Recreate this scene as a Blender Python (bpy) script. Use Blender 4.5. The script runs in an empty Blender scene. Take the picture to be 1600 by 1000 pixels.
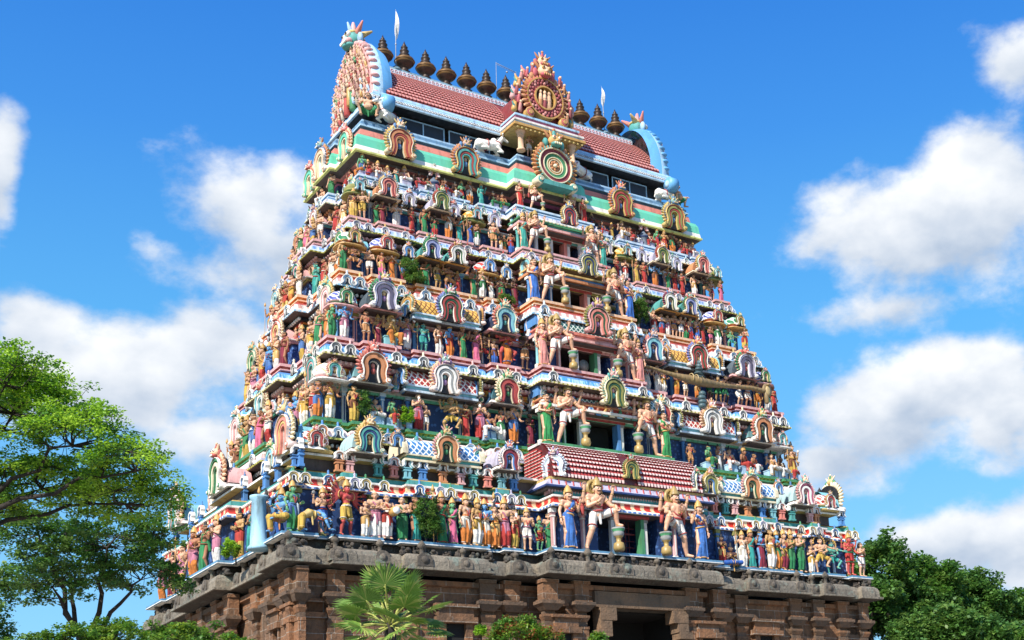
import bpy, bmesh, math, random
import numpy as np
from mathutils import Matrix, Vector
random.seed(7); R = random.Random(11)
S = bpy.context.scene; COL = S.collection
rad = math.radians
# ---------------------------------------------------------------- camera
cam = bpy.data.cameras.new("camera"); camo = bpy.data.objects.new("camera", cam); COL.objects.link(camo)
cam.sensor_width = 36; cam.lens = 2111.85 / 1600 * 36; cam.shift_x = -0.18966; cam.shift_y = 0.17779
cam.clip_start = 0.5; cam.clip_end = 6000
_r = (0.79156833, -0.60739688, -0.06699712); _u = (-0.08998334, -0.22429995, 0.97035691); _f = (0.60441921, 0.76207517, 0.23220434)
camo.matrix_world = Matrix(((_r[0], _u[0], -_f[0], -34.4027), (_r[1], _u[1], -_f[1], -58.6481), (_r[2], _u[2], -_f[2], 1.7), (0, 0, 0, 1)))
S.camera = camo; CAM = Vector((-34.4027, -58.6481, 1.7))
# ---------------------------------------------------------------- light and sky
SUN = Vector((-0.74, -0.40, 0.72)).normalized()
sl = bpy.data.lights.new("sun", 'SUN'); slo = bpy.data.objects.new("sun", sl); COL.objects.link(slo)
sl.energy = 4.4; sl.angle = rad(0.55); sl.color = (1.0, 0.94, 0.84)
slo.rotation_euler = SUN.to_track_quat('Z', 'Y').to_euler()
S.view_settings.view_transform = 'Standard'; S.view_settings.look = 'None'; S.view_settings.gamma = 1
S.view_settings.exposure = 0.8
W = bpy.data.worlds.new("World"); S.world = W; W.use_nodes = True
def build_sky():
    nt = W.node_tree; N = nt.nodes; L = nt.links; N.clear()
    def nd(t, **k):
        n = N.new(t)
        for a, b in k.items(): setattr(n, a, b)
        return n
    def math_(op, a, b=None, c=None, clamp=False):
        n = nd('ShaderNodeMath', operation=op, use_clamp=clamp)
        for i, v in enumerate((a, b, c)):
            if v is None: continue
            if isinstance(v, (int, float)): n.inputs[i].default_value = v
            else: L.new(v, n.inputs[i])
        return n.outputs[0]
    out = nd('ShaderNodeOutputWorld'); bg = nd('ShaderNodeBackground'); bg.inputs[1].default_value = 0.15
    sky = nd('ShaderNodeTexSky', sky_type='NISHITA', sun_disc=False)
    sky.sun_elevation = math.asin(SUN.z); sky.sun_rotation = math.atan2(SUN.x, SUN.y)
    sky.air_density = 1.0; sky.dust_density = 0.3; sky.ozone_density = 3.0; sky.altitude = 50
    hs = nd('ShaderNodeHueSaturation'); hs.inputs['Saturation'].default_value = SKY_SAT; hs.inputs['Value'].default_value = SKY_VAL; hs.inputs['Hue'].default_value = SKY_HUE
    L.new(sky.outputs[0], hs.inputs['Color'])
    tc = nd('ShaderNodeTexCoord'); sx = nd('ShaderNodeSeparateXYZ'); L.new(tc.outputs['Generated'], sx.inputs[0])
    az = math_('ARCTAN2', sx.outputs[0], sx.outputs[1]); el = math_('ARCSINE', sx.outputs[2])
    # two noises: big lobes and fine curls
    rp = nd('ShaderNodeValToRGB'); e_ = rp.color_ramp.elements
    for i, (q, col) in enumerate(((0.0, (1.25, 2.6, 3.7, 1)), (.16, (1.05, 2.45, 3.7, 1)), (.36, (.52, 1.95, 3.65, 1)), (.50, (.26, 1.25, 3.4, 1)), (.62, (.14, .85, 3.05, 1)), (1.0, (.10, .6, 2.5, 1)))):
        x = e_[i] if i < 2 else e_.new(q); x.position = q; x.color = col
    L.new(el, rp.inputs[0]); gm = nd('ShaderNodeMix', data_type='RGBA'); gm.inputs[0].default_value = .75; L.new(hs.outputs[0], gm.inputs[6]); L.new(rp.outputs[0], gm.inputs[7])
    n1 = nd('ShaderNodeTexNoise'); n1.inputs['Scale'].default_value = 9; n1.inputs['Detail'].default_value = 12; n1.inputs['Roughness'].default_value = 0.6
    n2 = nd('ShaderNodeTexNoise'); n2.inputs['Scale'].default_value = 22; n2.inputs['Detail'].default_value = 6; n2.inputs['Roughness'].default_value = 0.5
    mp = nd('ShaderNodeMapping'); mp.inputs['Scale'].default_value = (1, 1, 1.5); L.new(tc.outputs['Generated'], mp.inputs[0])
    L.new(mp.outputs[0], n1.inputs['Vector']); L.new(mp.outputs[0], n2.inputs['Vector'])
    best = None; low = None
    for (a, e, ra, re, w) in CLOUDS:
        da = math_('DIVIDE', math_('SUBTRACT', az, a), ra); de = math_('DIVIDE', math_('SUBTRACT', el, e), re)
        # flat bottoms: squeeze the lower half
        d = math_('SQRT', math_('ADD', math_('MULTIPLY', da, da), math_('MULTIPLY', de, de)))
        f = math_('MULTIPLY', math_('SUBTRACT', 1.0, d), w)
        sh = math_('MULTIPLY', de, 0.5)
        best = f if best is None else math_('SMOOTH_MAX', best, f, 0.25)
        lw = math_('MAXIMUM', f, 0.0)
        t = math_('MULTIPLY', lw, sh); low = t if low is None else math_('ADD', low, t)
    m = math_('ADD', best, math_('MULTIPLY', math_('SUBTRACT', n1.outputs[0], 0.5), 2.6))
    m = math_('ADD', m, math_('MULTIPLY', math_('SUBTRACT', n2.outputs[0], 0.5), 0.7))
    mr = nd('ShaderNodeMapRange', interpolation_type='SMOOTHSTEP'); mr.inputs[1].default_value = -0.08; mr.inputs[2].default_value = 0.60
    L.new(m, mr.inputs[0])
    # body tone of the cloud: bright tops, greyer thick undersides
    tone = math_('ADD', math_('MULTIPLY', low, 0.9), math_('MULTIPLY', math_('SUBTRACT', n2.outputs[0], 0.5), 0.7))
    cr = nd('ShaderNodeMapRange'); cr.inputs[1].default_value = -0.22; cr.inputs[2].default_value = 0.26; L.new(tone, cr.inputs[0])
    cc = nd('ShaderNodeMix', data_type='RGBA'); cc.inputs[6].default_value = CLOUD_LO; cc.inputs[7].default_value = CLOUD_HI; L.new(cr.outputs[0], cc.inputs[0])
    mx = nd('ShaderNodeMix', data_type='RGBA'); L.new(mr.outputs[0], mx.inputs[0]); L.new(gm.outputs[2], mx.inputs[6]); L.new(cc.outputs[2], mx.inputs[7])
    L.new(mx.outputs[2], bg.inputs[0]); L.new(bg.outputs[0], out.inputs[0])
SKY_SAT, SKY_VAL, SKY_HUE = 1.36, 0.92, 0.502
CLOUD_LO = (1.9, 2.3, 2.9, 1); CLOUD_HI = (4.2, 4.25, 4.3, 1)
CLOUDS = [(0.337, 0.445, 0.073, 0.065, 1.2), (0.312, 0.456, 0.026, 0.03, 1), (0.356, 0.472, 0.04, 0.03, 1), (0.252, 0.322, 0.119, 0.045, 1.2), (0.193, 0.352, 0.044, 0.024, 0.8), (0.312, 0.352, 0.056, 0.035, 1), (0.163, 0.455, 0.016, 0.041, 1), (0.308, 0.285, 0.055, 0.035, 1), (0.37, 0.417, 0.045, 0.065, 1.1), (0.854, 0.411, 0.11, 0.05, 1.3), (0.897, 0.436, 0.071, 0.056, 1.2), (0.785, 0.424, 0.039, 0.03, 0.9), (0.944, 0.52, 0.041, 0.026, 0.9), (0.806, 0.291, 0.092, 0.048, 1.2), (0.861, 0.304, 0.062, 0.035, 1), (0.768, 0.257, 0.061, 0.03, 0.8), (0.896, 0.281, 0.031, 0.041, 0.9), (0.857, 0.187, 0.054, 0.03, 0.9), (0.897, 0.178, 0.036, 0.035, 0.9), (0.819, 0.191, 0.036, 0.024, 0.7), (-0.2, 0.35, 0.2, 0.08, 1.2), (-0.7, 0.25, 0.3, 0.08, 1.2), (1.4, 0.35, 0.25, 0.08, 1.2), (2.2, 0.3, 0.3, 0.1, 1.2), (3.0, 0.4, 0.3, 0.1, 1.2), (-1.6, 0.3, 0.3, 0.1, 1.2), (-2.5, 0.35, 0.3, 0.1, 1.2), (0.27, 0.414, 0.04, 0.02, 0.5), (0.829, 0.364, 0.08, 0.02, 0.7)]
build_sky()
# ---------------------------------------------------------------- materials
def lin(h):
    v = [int(h[i:i + 2], 16) / 255 for i in (0, 2, 4)]
    return tuple(c / 12.92 if c <= .04045 else ((c + .055) / 1.055) ** 2.4 for c in v) + (1,)
MATS = {}
def _nt(name):
    m = bpy.data.materials.new(name); m.use_nodes = True
    nt = m.node_tree; b = nt.nodes['Principled BSDF']
    return m, nt, b
def _mix(nt, fac, a, b, mode='MIX'):
    n = nt.nodes.new('ShaderNodeMix'); n.data_type = 'RGBA'; n.blend_type = mode
    for s, v in ((0, fac), (6, a), (7, b)):
        if isinstance(v, (float, int)): n.inputs[s].default_value = v
        elif isinstance(v, tuple): n.inputs[s].default_value = v
        else: nt.links.new(v, n.inputs[s])
    return n.outputs[2]
def _noise(nt, vec, scale, detail=4, rough=.6):
    n = nt.nodes.new('ShaderNodeTexNoise'); n.inputs['Scale'].default_value = scale; n.inputs['Detail'].default_value = detail; n.inputs['Roughness'].default_value = rough
    nt.links.new(vec, n.inputs['Vector']); return n.outputs[0]
def _range(nt, v, a, b, c=0., d=1.):
    n = nt.nodes.new('ShaderNodeMapRange'); n.inputs[1].default_value = a; n.inputs[2].default_value = b; n.inputs[3].default_value = c; n.inputs[4].default_value = d
    nt.links.new(v, n.inputs[0]); return n.outputs[0]
def _pos(nt): return nt.nodes.new('ShaderNodeNewGeometry').outputs['Position']
def _bump(nt, b, h, s, d=.02):
    n = nt.nodes.new('ShaderNodeBump'); n.inputs['Strength'].default_value = s; n.inputs['Distance'].default_value = d
    nt.links.new(h, n.inputs['Height']); nt.links.new(n.outputs[0], b.inputs['Normal'])
def _streak(nt):
    # rain-washed stains: noise stretched downwards
    mp = nt.nodes.new('ShaderNodeMapping'); mp.inputs['Scale'].default_value = (3.2, 3.2, .45)
    nt.links.new(_pos(nt), mp.inputs[0]); return mp.outputs[0]
def paint(h, rough=.72, dirt=.6):
    k = ('p', h, rough, dirt)
    if k in MATS: return MATS[k]
    m, nt, b = _nt('paint_' + h)
    c = lin(h); p = _pos(nt); g = .2126 * c[0] + .7152 * c[1] + .0722 * c[2]; c = tuple(x * .84 + g * .16 for x in c[:3]) + (1,)
    n = _noise(nt, p, 3.4, 7, .7); n2 = _noise(nt, _streak(nt), 1.0, 4, .65)
    faded = tuple(x * .82 + .10 * .18 * 4 for x in c[:3]) + (1,)
    dark = (c[0] * .30 + .012, c[1] * .27 + .011, c[2] * .24 + .009, 1)
    a = _mix(nt, _range(nt, n, .45, .7, 0, .6), c, faded)
    a = _mix(nt, _range(nt, n, .56, .70, 0, dirt * .9), a, dark); a = _mix(nt, _range(nt, n2, .50, .72, 0, dirt * 1.2), a, dark)
    nt.links.new(a, b.inputs['Base Color']); b.inputs['Roughness'].default_value = rough
    _bump(nt, b, n, .25, .03)
    MATS[k] = m; return m
def cloth(h, rough=.85):
    k = ('c', h)
    if k in MATS: return MATS[k]
    m, nt, b = _nt('cloth_' + h); c = lin(h); p = _pos(nt)
    tc = nt.nodes.new('ShaderNodeTexCoord'); mp = nt.nodes.new('ShaderNodeMapping'); mp.inputs['Scale'].default_value = (17, 17, 1.6); nt.links.new(tc.outputs['Object'], mp.inputs[0])
    f = _noise(nt, mp.outputs[0], 1.0, 3, .55); n = _noise(nt, p, 4.5, 5, .65)
    deep = tuple(x * .42 for x in c[:3]) + (1,); dirt = (c[0] * .35 + .02, c[1] * .32 + .017, c[2] * .28 + .012, 1)
    x = _mix(nt, _range(nt, f, .46, .62, 0, .75), c, deep); x = _mix(nt, _range(nt, n, .5, .72, 0, .65), x, dirt)  # fold shade painted in as darker streaks, then brownish dirt
    nt.links.new(x, b.inputs['Base Color']); b.inputs['Roughness'].default_value = rough; _bump(nt, b, f, .9, .05)
    MATS[k] = m; return m
def motif(ha, hb, per=.3, kind='scallop'):
    # a hand-painted repeat of two colours along a moulding
    k = ('m', ha, hb, per, kind)
    if k in MATS: return MATS[k]
    m, nt, b = _nt('motif_' + ha + hb); p = _pos(nt); s = nt.nodes.new('ShaderNodeSeparateXYZ'); nt.links.new(p, s.inputs[0])
    def mm(op, x, y=None):
        n = nt.nodes.new('ShaderNodeMath'); n.operation = op
        for i, v in enumerate((x, y)):
            if v is None: continue
            if isinstance(v, (float, int)): n.inputs[i].default_value = v
            else: nt.links.new(v, n.inputs[i])
        return n.outputs[0]
    u = mm('PINGPONG', mm('ADD', mm('ADD', s.outputs[0], s.outputs[1]), 100.), per * .5)
    wob = _noise(nt, p, 7, 3)
    if kind == 'scallop': f = _range(nt, mm('ADD', u, mm('MULTIPLY', mm('SUBTRACT', wob, .5), .06)), per * .17, per * .22)
    elif kind == 'stroke': f = _range(nt, _noise(nt, _streakv(nt, (9, 9, .6)), 1.0, 2), .40, .62)
    elif kind == 'damask':
        v = nt.nodes.new('ShaderNodeTexVoronoi'); v.inputs['Scale'].default_value = 1 / per; nt.links.new(p, v.inputs['Vector']); f = _range(nt, v.outputs['Distance'], .28, .40)
    n = _noise(nt, p, 3.4, 7, .7); n2 = _noise(nt, _streak(nt), 1.0, 4, .65); c = lin(ha)
    x = _mix(nt, f, lin(hb), c); x = _mix(nt, _range(nt, n, .54, .70, 0, .5), x, (.05, .045, .04, 1)); x = _mix(nt, _range(nt, n2, .50, .72, 0, .55), x, (.035, .03, .027, 1))
    nt.links.new(x, b.inputs['Base Color']); b.inputs['Roughness'].default_value = .6; _bump(nt, b, f, .5, .02)
    MATS[k] = m; return m
def _streakv(nt, sc):
    mp = nt.nodes.new('ShaderNodeMapping'); mp.inputs['Scale'].default_value = sc; nt.links.new(_pos(nt), mp.inputs[0]); return mp.outputs[0]
def lattice(ha, hb, sc=3.2, axis='x'):
    k = ('l', ha, hb, sc)
    if k in MATS: return MATS[k]
    m, nt, b = _nt('lattice_' + ha + hb)
    p = _pos(nt); s = nt.nodes.new('ShaderNodeSeparateXYZ'); nt.links.new(p, s.inputs[0])
    def mm(op, x, y):
        n = nt.nodes.new('ShaderNodeMath'); n.operation = op
        for i, v in enumerate((x, y)):
            if isinstance(v, (float, int)): n.inputs[i].default_value = v
            else: nt.links.new(v, n.inputs[i])
        return n.outputs[0]
    u = mm('ADD', s.outputs[0], mm('MULTIPLY', s.outputs[1], .6)); v = mm('SUBTRACT', s.outputs[2], mm('MULTIPLY', s.outputs[1], .6))
    d1 = mm('PINGPONG', mm('MULTIPLY', mm('ADD', u, v), sc), .5); d2 = mm('PINGPONG', mm('MULTIPLY', mm('SUBTRACT', u, v), sc), .5)
    d = mm('MINIMUM', d1, d2)
    f = _range(nt, d, .10, .15)
    n = _noise(nt, p, 3, 5)
    a = _mix(nt, f, lin(ha), lin(hb)); a = _mix(nt, _range(nt, n, .5, .75, 0, .5), a, (.03, .028, .025, 1))
    nt.links.new(a, b.inputs['Base Color']); b.inputs['Roughness'].default_value = .6; _bump(nt, b, f, -.5, .04)
    MATS[k] = m; return m
def stone(name, c1, c2, c3, mortar=True, scale=1.0, lichen=0.0, joint=(.38, .33, .27, 1), wear=.8, bw=1.25, rh=.62):
    if name in MATS: return MATS[name]
    m, nt, b = _nt(name); p = _pos(nt)
    s = nt.nodes.new('ShaderNodeSeparateXYZ'); nt.links.new(p, s.inputs[0])
    ad = nt.nodes.new('ShaderNodeMath'); nt.links.new(s.outputs[0], ad.inputs[0]); nt.links.new(s.outputs[1], ad.inputs[1])
    cb = nt.nodes.new('ShaderNodeCombineXYZ'); nt.links.new(ad.outputs[0], cb.inputs[0]); nt.links.new(s.outputs[2], cb.inputs[1])
    big = _noise(nt, p, .5, 5, .6); fine = _noise(nt, p, 6, 6, .7); st = _noise(nt, _streak(nt), .8, 4, .6)
    if mortar:
        br = nt.nodes.new('ShaderNodeTexBrick'); nt.links.new(cb.outputs[0], br.inputs['Vector'])
        br.inputs['Scale'].default_value = scale; br.inputs['Mortar Size'].default_value = .012; br.inputs['Brick Width'].default_value = bw; br.inputs['Row Height'].default_value = rh
        br.inputs['Color1'].default_value = c1; br.inputs['Color2'].default_value = c2; br.inputs['Mortar'].default_value = joint; br.offset = .37; br.squash = .8
        br.inputs['Bias'].default_value = 0
        a = br.outputs[0]
        # most joints are weathered away: only patches of pale mortar show
        a = _mix(nt, _range(nt, big, .36, .48, wear, 0), a, c1)
        a = _mix(nt, _range(nt, fine, .42, .68, 0, .6), a, c3)
    else:
        a = _mix(nt, _range(nt, fine, .3, .7), c1, c2); a = _mix(nt, _range(nt, big, .4, .65, 0, .7), a, c3)
    a = _mix(nt, _range(nt, st, .54, .76, 0, .5), a, (.016, .014, .012, 1))
    if lichen: a = _mix(nt, _range(nt, _noise(nt, p, 1.7, 6, .7), .55, .66, 0, lichen), a, (.20, .28, .24, 1))
    a = _mix(nt, _range(nt, _noise(nt, p, 2.2, 8, .75), .54, .64, 0, .55), a, tuple(q * .5 for q in c3[:3]) + (1,))
    nt.links.new(a, b.inputs['Base Color']); b.inputs['Roughness'].default_value = .9; _bump(nt, b, fine, 1.0, .08)
    MATS[name] = m; return m
def plain(name, c, rough=.6, metal=0.):
    if name in MATS: return MATS[name]
    m, nt, b = _nt(name); n = _noise(nt, _pos(nt), 5, 4)
    a = _mix(nt, _range(nt, n, .35, .7, 0, .5), c, tuple(x * .5 for x in c[:3]) + (1,)); nt.links.new(a, b.inputs['Base Color'])
    b.inputs['Roughness'].default_value = rough; b.inputs['Metallic'].default_value = metal
    MATS[name] = m; return m
def leafmat(name, c, c2, trans=.45):
    if name in MATS: return MATS[name]
    m, nt, b = _nt(name); n = _noise(nt, _pos(nt), 1.3, 4)
    a = _mix(nt, _range(nt, n, .35, .65), c, c2); nt.links.new(a, b.inputs['Base Color']); b.inputs['Roughness'].default_value = .5
    tr = nt.nodes.new('ShaderNodeBsdfTranslucent'); nt.links.new(a, tr.inputs[0])
    ms = nt.nodes.new('ShaderNodeMixShader'); ms.inputs[0].default_value = trans
    nt.links.new(b.outputs[0], ms.inputs[1]); nt.links.new(tr.outputs[0], ms.inputs[2]); nt.links.new(ms.outputs[0], nt.nodes['Material Output'].inputs[0])
    MATS[name] = m; return m
STONE = stone('sandstone_blocks', (.30, .135, .06, 1), (.15, .088, .05, 1), (.08, .055, .038, 1), wear=.45)
STONEG = stone('weathered_granite', (.22, .18, .135, 1), (.12, .10, .08, 1), (.042, .037, .033, 1), mortar=False, lichen=.55)
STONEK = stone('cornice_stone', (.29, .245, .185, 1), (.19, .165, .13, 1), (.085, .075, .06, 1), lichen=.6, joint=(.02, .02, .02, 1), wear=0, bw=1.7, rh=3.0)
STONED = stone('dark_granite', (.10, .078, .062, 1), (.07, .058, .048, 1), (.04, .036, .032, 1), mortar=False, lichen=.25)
VOID = plain('interior_shade_black', (.012, .011, .011, 1), .95)  # near-black colour stands in for shade inside gate, niches and doorway
COPPER = plain('tarnished_copper', (.045, .026, .017, 1), .5, .25)
COPPERG = plain('gilded_band', (.17, .09, .025, 1), .5, .3)
# ---------------------------------------------------------------- mesh helpers
class MB:
    def __init__(s): s.v = []; s.f = []; s.m = []; s.s = []
    def add(s, vs, fs, m=0, smooth=False):
        o = len(s.v); s.v += [tuple(v) for v in vs]
        for f in fs: s.f.append(tuple(i + o for i in f)); s.m.append(m); s.s.append(smooth)
    def box(s, x0, x1, y0, y1, z0, z1, m=0):
        s.add([(x0, y0, z0), (x1, y0, z0), (x1, y1, z0), (x0, y1, z0), (x0, y0, z1), (x1, y0, z1), (x1, y1, z1), (x0, y1, z1)],
              [(0, 3, 2, 1), (4, 5, 6, 7), (0, 1, 5, 4), (1, 2, 6, 5), (2, 3, 7, 6), (3, 0, 4, 7)], m)
    def taper(s, x, y, z0, z1, w0, w1, m=0, d0=None, d1=None):
        d0 = d0 or w0; d1 = d1 or w1
        s.add([(x - w0, y - d0, z0), (x + w0, y - d0, z0), (x + w0, y + d0, z0), (x - w0, y + d0, z0), (x - w1, y - d1, z1), (x + w1, y - d1, z1), (x + w1, y + d1, z1), (x - w1, y + d1, z1)],
              [(0, 3, 2, 1), (4, 5, 6, 7), (0, 1, 5, 4), (1, 2, 6, 5), (2, 3, 7, 6), (3, 0, 4, 7)], m)
    def lathe(s, prof, c=(0, 0, 0), m=0, n=14, axis='z', ms=None, smooth=True):
        vs = []
        for r, z in prof:
            for i in range(n):
                a = 2 * math.pi * i / n; x, y = r * math.cos(a), r * math.sin(a)
                q = (x, y, z) if axis == 'z' else ((x, z, y) if axis == 'y' else (z, x, y))
                vs.append((c[0] + q[0], c[1] + q[1], c[2] + q[2]))
        o = len(s.v); s.v += vs
        for j in range(len(prof) - 1):
            for i in range(n):
                k = (i + 1) % n
                s.f.append((o + j * n + i, o + j * n + k, o + (j + 1) * n + k, o + (j + 1) * n + i)); s.m.append(ms[j] if ms else m); s.s.append(smooth)
        s.f.append(tuple(o + i for i in range(n - 1, -1, -1))); s.m.append(ms[0] if ms else m); s.s.append(False)
        e = o + (len(prof) - 1) * n; s.f.append(tuple(e + i for i in range(n))); s.m.append(ms[-1] if ms else m); s.s.append(False)
    def ell(s, c, r, m=0, n=10, k=6, rot=None):
        if isinstance(r, (int, float)): r = (r, r, r)
        vs = []
        for j in range(k + 1):
            t = math.pi * j / k
            for i in range(n):
                a = 2 * math.pi * i / n
                q = Vector((r[0] * math.sin(t) * math.cos(a), r[1] * math.sin(t) * math.sin(a), -r[2] * math.cos(t)))
                if rot is not None: q = rot @ q
                vs.append((c[0] + q.x, c[1] + q.y, c[2] + q.z))
        s.add(vs, [(j * n + i, j * n + (i + 1) % n, (j + 1) * n + (i + 1) % n, (j + 1) * n + i) for j in range(k) for i in range(n)], m, True)
    def cone(s, p0, r0, p1, r1, m=0, n=10, caps=True):
        p0 = Vector(p0); p1 = Vector(p1); d = p1 - p0; l = d.length
        if l < 1e-6: return
        q = d.to_track_quat('Z', 'Y').to_matrix()
        st = []
        if caps:
            for t in (-80, -50, -22): st.append((r0 * math.cos(rad(t)), r0 * math.sin(rad(t))))
        else: st.append((r0, 0))
        if caps:
            for t in (22, 50, 80): st.append((r1 * math.cos(rad(t)), l + r1 * math.sin(rad(t))))
        else: st.append((r1, l))
        vs = []
        for r, z in st:
            for i in range(n):
                a = 2 * math.pi * i / n; vs.append(p0 + q @ Vector((r * math.cos(a), r * math.sin(a), z)))
        fs = [(j * n + i, j * n + (i + 1) % n, (j + 1) * n + (i + 1) % n, (j + 1) * n + i) for j in range(len(st) - 1) for i in range(n)]
        fs += [tuple(range(n - 1, -1, -1)), tuple((len(st) - 1) * n + i for i in range(n))]
        s.add(vs, fs, m, True)
    def path(s, pts, rs, m=0, n=8):
        for i in range(len(pts) - 1): s.cone(pts[i], rs[i], pts[i + 1], rs[i + 1], m, n)
    def torus(s, c, R_, r, m=0, nx=(0, 0, 1), n=14, k=6, sy=1.0):
        q = Vector(nx).to_track_quat('Z', 'Y').to_matrix(); vs = []
        for i in range(n):
            a = 2 * math.pi * i / n
            for j in range(k):
                b = 2 * math.pi * j / k; rr = R_ + r * math.cos(b)
                v = q @ Vector((rr * math.cos(a), rr * math.sin(a) * sy, r * math.sin(b))); vs.append((c[0] + v.x, c[1] + v.y, c[2] + v.z))
        s.add(vs, [(i * k + j, ((i + 1) % n) * k + j, ((i + 1) % n) * k + (j + 1) % k, i * k + (j + 1) % k) for i in range(n) for j in range(k)], m, True)
    def prism(s, poly, y0, y1, m=0, ms=None, axis='y'):
        # poly in (x, z), counter-clockwise seen from -Y; extruded from y0 (front) to y1
        n = len(poly)
        P = (lambda x, y, z: (x, y, z)) if axis == 'y' else (lambda x, y, z: (y, -x, z))
        vs = [P(x, y0, z) for x, z in poly] + [P(x, y1, z) for x, z in poly]
        s.add(vs, [tuple(range(n))], m); o = len(s.v) - 2 * n
        for i in range(n):
            k = (i + 1) % n; s.f.append((o + i, o + n + i, o + n + k, o + k)); s.m.append(m if ms is None else ms); s.s.append(False)
        s.f.append(tuple(o + n + i for i in range(n - 1, -1, -1))); s.m.append(m); s.s.append(False)
    def strip(s, A, B, yf, yb, m=0):
        # a raised band between two open polylines A and B in (x, z): front at yf, back at yb
        n = len(A); vs = [(x, yf, z) for x, z in A] + [(x, yf, z) for x, z in B] + [(x, yb, z) for x, z in A] + [(x, yb, z) for x, z in B]
        fs = []
        for i in range(n - 1):
            fs += [(i, i + 1, n + i + 1, n + i), (2 * n + i, i, i + 1, 2 * n + i + 1)[::-1] if False else (i, 2 * n + i, 2 * n + i + 1, i + 1), (n + i, n + i + 1, 3 * n + i + 1, 3 * n + i)]
        fs += [(0, n, 3 * n, 2 * n), (n - 1, 3 * n - 1, 4 * n - 1, 2 * n - 1)]
        s.add(vs, fs, m)
    def mesh(s, name, mats):
        me = bpy.data.meshes.new(name); me.from_pydata(s.v, [], s.f)
        for x in mats: me.materials.append(x)
        me.polygons.foreach_set('material_index', s.m); me.polygons.foreach_set('use_smooth', s.s); me.update(); return me
def link(name, me, parent=None):
    o = bpy.data.objects.new(name, me); COL.objects.link(o)
    if parent is not None: o.parent = parent
    return o
def tag(o, label, cat, group=None, kind=None):
    o['label'] = label; o['category'] = cat
    if group: o['group'] = group
    if kind: o['kind'] = kind
    return o
def structure(name, me):
    o = link(name, me); o['kind'] = 'structure'; return o
def empty(name, loc=(0, 0, 0), rz=0.0):
    o = bpy.data.objects.new(name, None); COL.objects.link(o); o.location = loc; o.rotation_euler = (0, 0, rz); o.empty_display_size = .2; return o
def recolour(o, mats):
    for i, m in mats.items():
        if i < len(o.material_slots):
            sl_ = o.material_slots[i]; sl_.link = 'OBJECT'; sl_.material = m
def T(x, y, z, rz=0, sx=1, sy=None, sz=None):
    sy = sx if sy is None else sy; sz = sx if sz is None else sz
    return Matrix.Translation((x, y, z)) @ Matrix.Rotation(rz, 4, 'Z') @ Matrix.Diagonal((sx, sy, sz, 1))
# parts of the tower are collected first: past 100 of one name the smallest become one object
SUBS = []
def sub(name, me, mtx, parent, mats=None, imp=1.0):
    SUBS.append((name, me, mtx, parent, mats or {}, imp))
def flush_subs(root):
    by = {}
    for t in SUBS: by.setdefault(t[0], []).append(t)
    for name, L in by.items():
        def score(t):
            p = t[2].translation; d = (p - CAM).length
            facing = t[2].to_3x3() @ Vector((0, -1, 0)); seen = 1 if facing.dot(CAM - p) > 0 else .05
            return -t[5] * seen / d
        L.sort(key=score)
        for t in L[:98]:
            o = link(name, t[1], t[3]); o.matrix_world = t[2]; recolour(o, t[4])
        if len(L) > 98:
            mb = MB(); mats = []
            for t in L[98:]:
                me = t[1]; M = t[2]; idx = {}
                for i in range(len(me.materials)):
                    mm = t[4].get(i, me.materials[i])
                    if mm not in mats: mats.append(mm)
                    idx[i] = mats.index(mm)
                o = len(mb.v); mb.v += [tuple(M @ v.co) for v in me.vertices]
                for p in me.polygons: mb.f.append(tuple(o + i for i in p.vertices)); mb.m.append(idx[p.material_index]); mb.s.append(p.use_smooth)
            o = link(name, mb.mesh(name + '_small', mats), root); o['kind'] = 'stuff'
# ---------------------------------------------------------------- ground
def build_ground():
    mb = MB(); mb.add([(-900, -900, 0), (900, -900, 0), (900, 900, 0), (-900, 900, 0)], [(0, 1, 2, 3)])
    m, nt, b = _nt('dry_earth'); p = _pos(nt); n = _noise(nt, p, .25, 8, .65); n2 = _noise(nt, p, 4, 6, .7)
    a = _mix(nt, _range(nt, n, .4, .62), (.30, .22, .14, 1), (.11, .13, .045, 1)); a = _mix(nt, _range(nt, n2, .4, .7, 0, .5), a, (.16, .12, .08, 1))
    nt.links.new(a, b.inputs['Base Color']); b.inputs['Roughness'].default_value = .95; _bump(nt, b, n2, .5, .05)
    structure('ground', mb.mesh('ground', [m]))
    mb = MB(); mb.add([(-40, -46, .004), (44, -46, .004), (44, 34, .004), (-40, 34, .004)], [(0, 1, 2, 3)])
    structure('pavement', mb.mesh('pavement', [stone('paving_slabs', (.34, .29, .23, 1), (.28, .24, .19, 1), (.22, .19, .15, 1), scale=.6)]))
build_ground()
# ---------------------------------------------------------------- outlines and mouldings
def yk(y, b): return y * .84 if y > 0 and b < 8 else y
def outline(a, b, front, side):
    P = []
    for x0, x1, o in front: P += [(x0, -b - o), (x1, -b - o)]
    for y0, y1, o in side: P += [(a + o, y0), (a + o, y1)]
    for x0, x1, o in reversed(front): P += [(x1, b + o), (x0, b + o)]
    for y0, y1, o in reversed(side): P += [(-a - o, y1), (-a - o, y0)]
    Q = []; P = [(x, yk(y, b)) for x, y in P]
    for p in P:
        if not Q or (abs(p[0] - Q[-1][0]) + abs(p[1] - Q[-1][1])) > 1e-6: Q.append(p)
    if abs(Q[0][0] - Q[-1][0]) + abs(Q[0][1] - Q[-1][1]) < 1e-6: Q.pop()
    return Q
def offs(P, d):
    n = len(P); out = []
    for i in range(n):
        p, q, r = Vector(P[i - 1]), Vector(P[i]), Vector(P[(i + 1) % n])
        e1 = (q - p).normalized(); e2 = (r - q).normalized()
        n1 = Vector((e1.y, -e1.x)); n2 = Vector((e2.y, -e2.x))
        m = n1 if abs(e1.cross(e2)) < 1e-6 else n1 + n2
        out.append((q.x + m.x * d, q.y + m.y * d))
    return out
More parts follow.
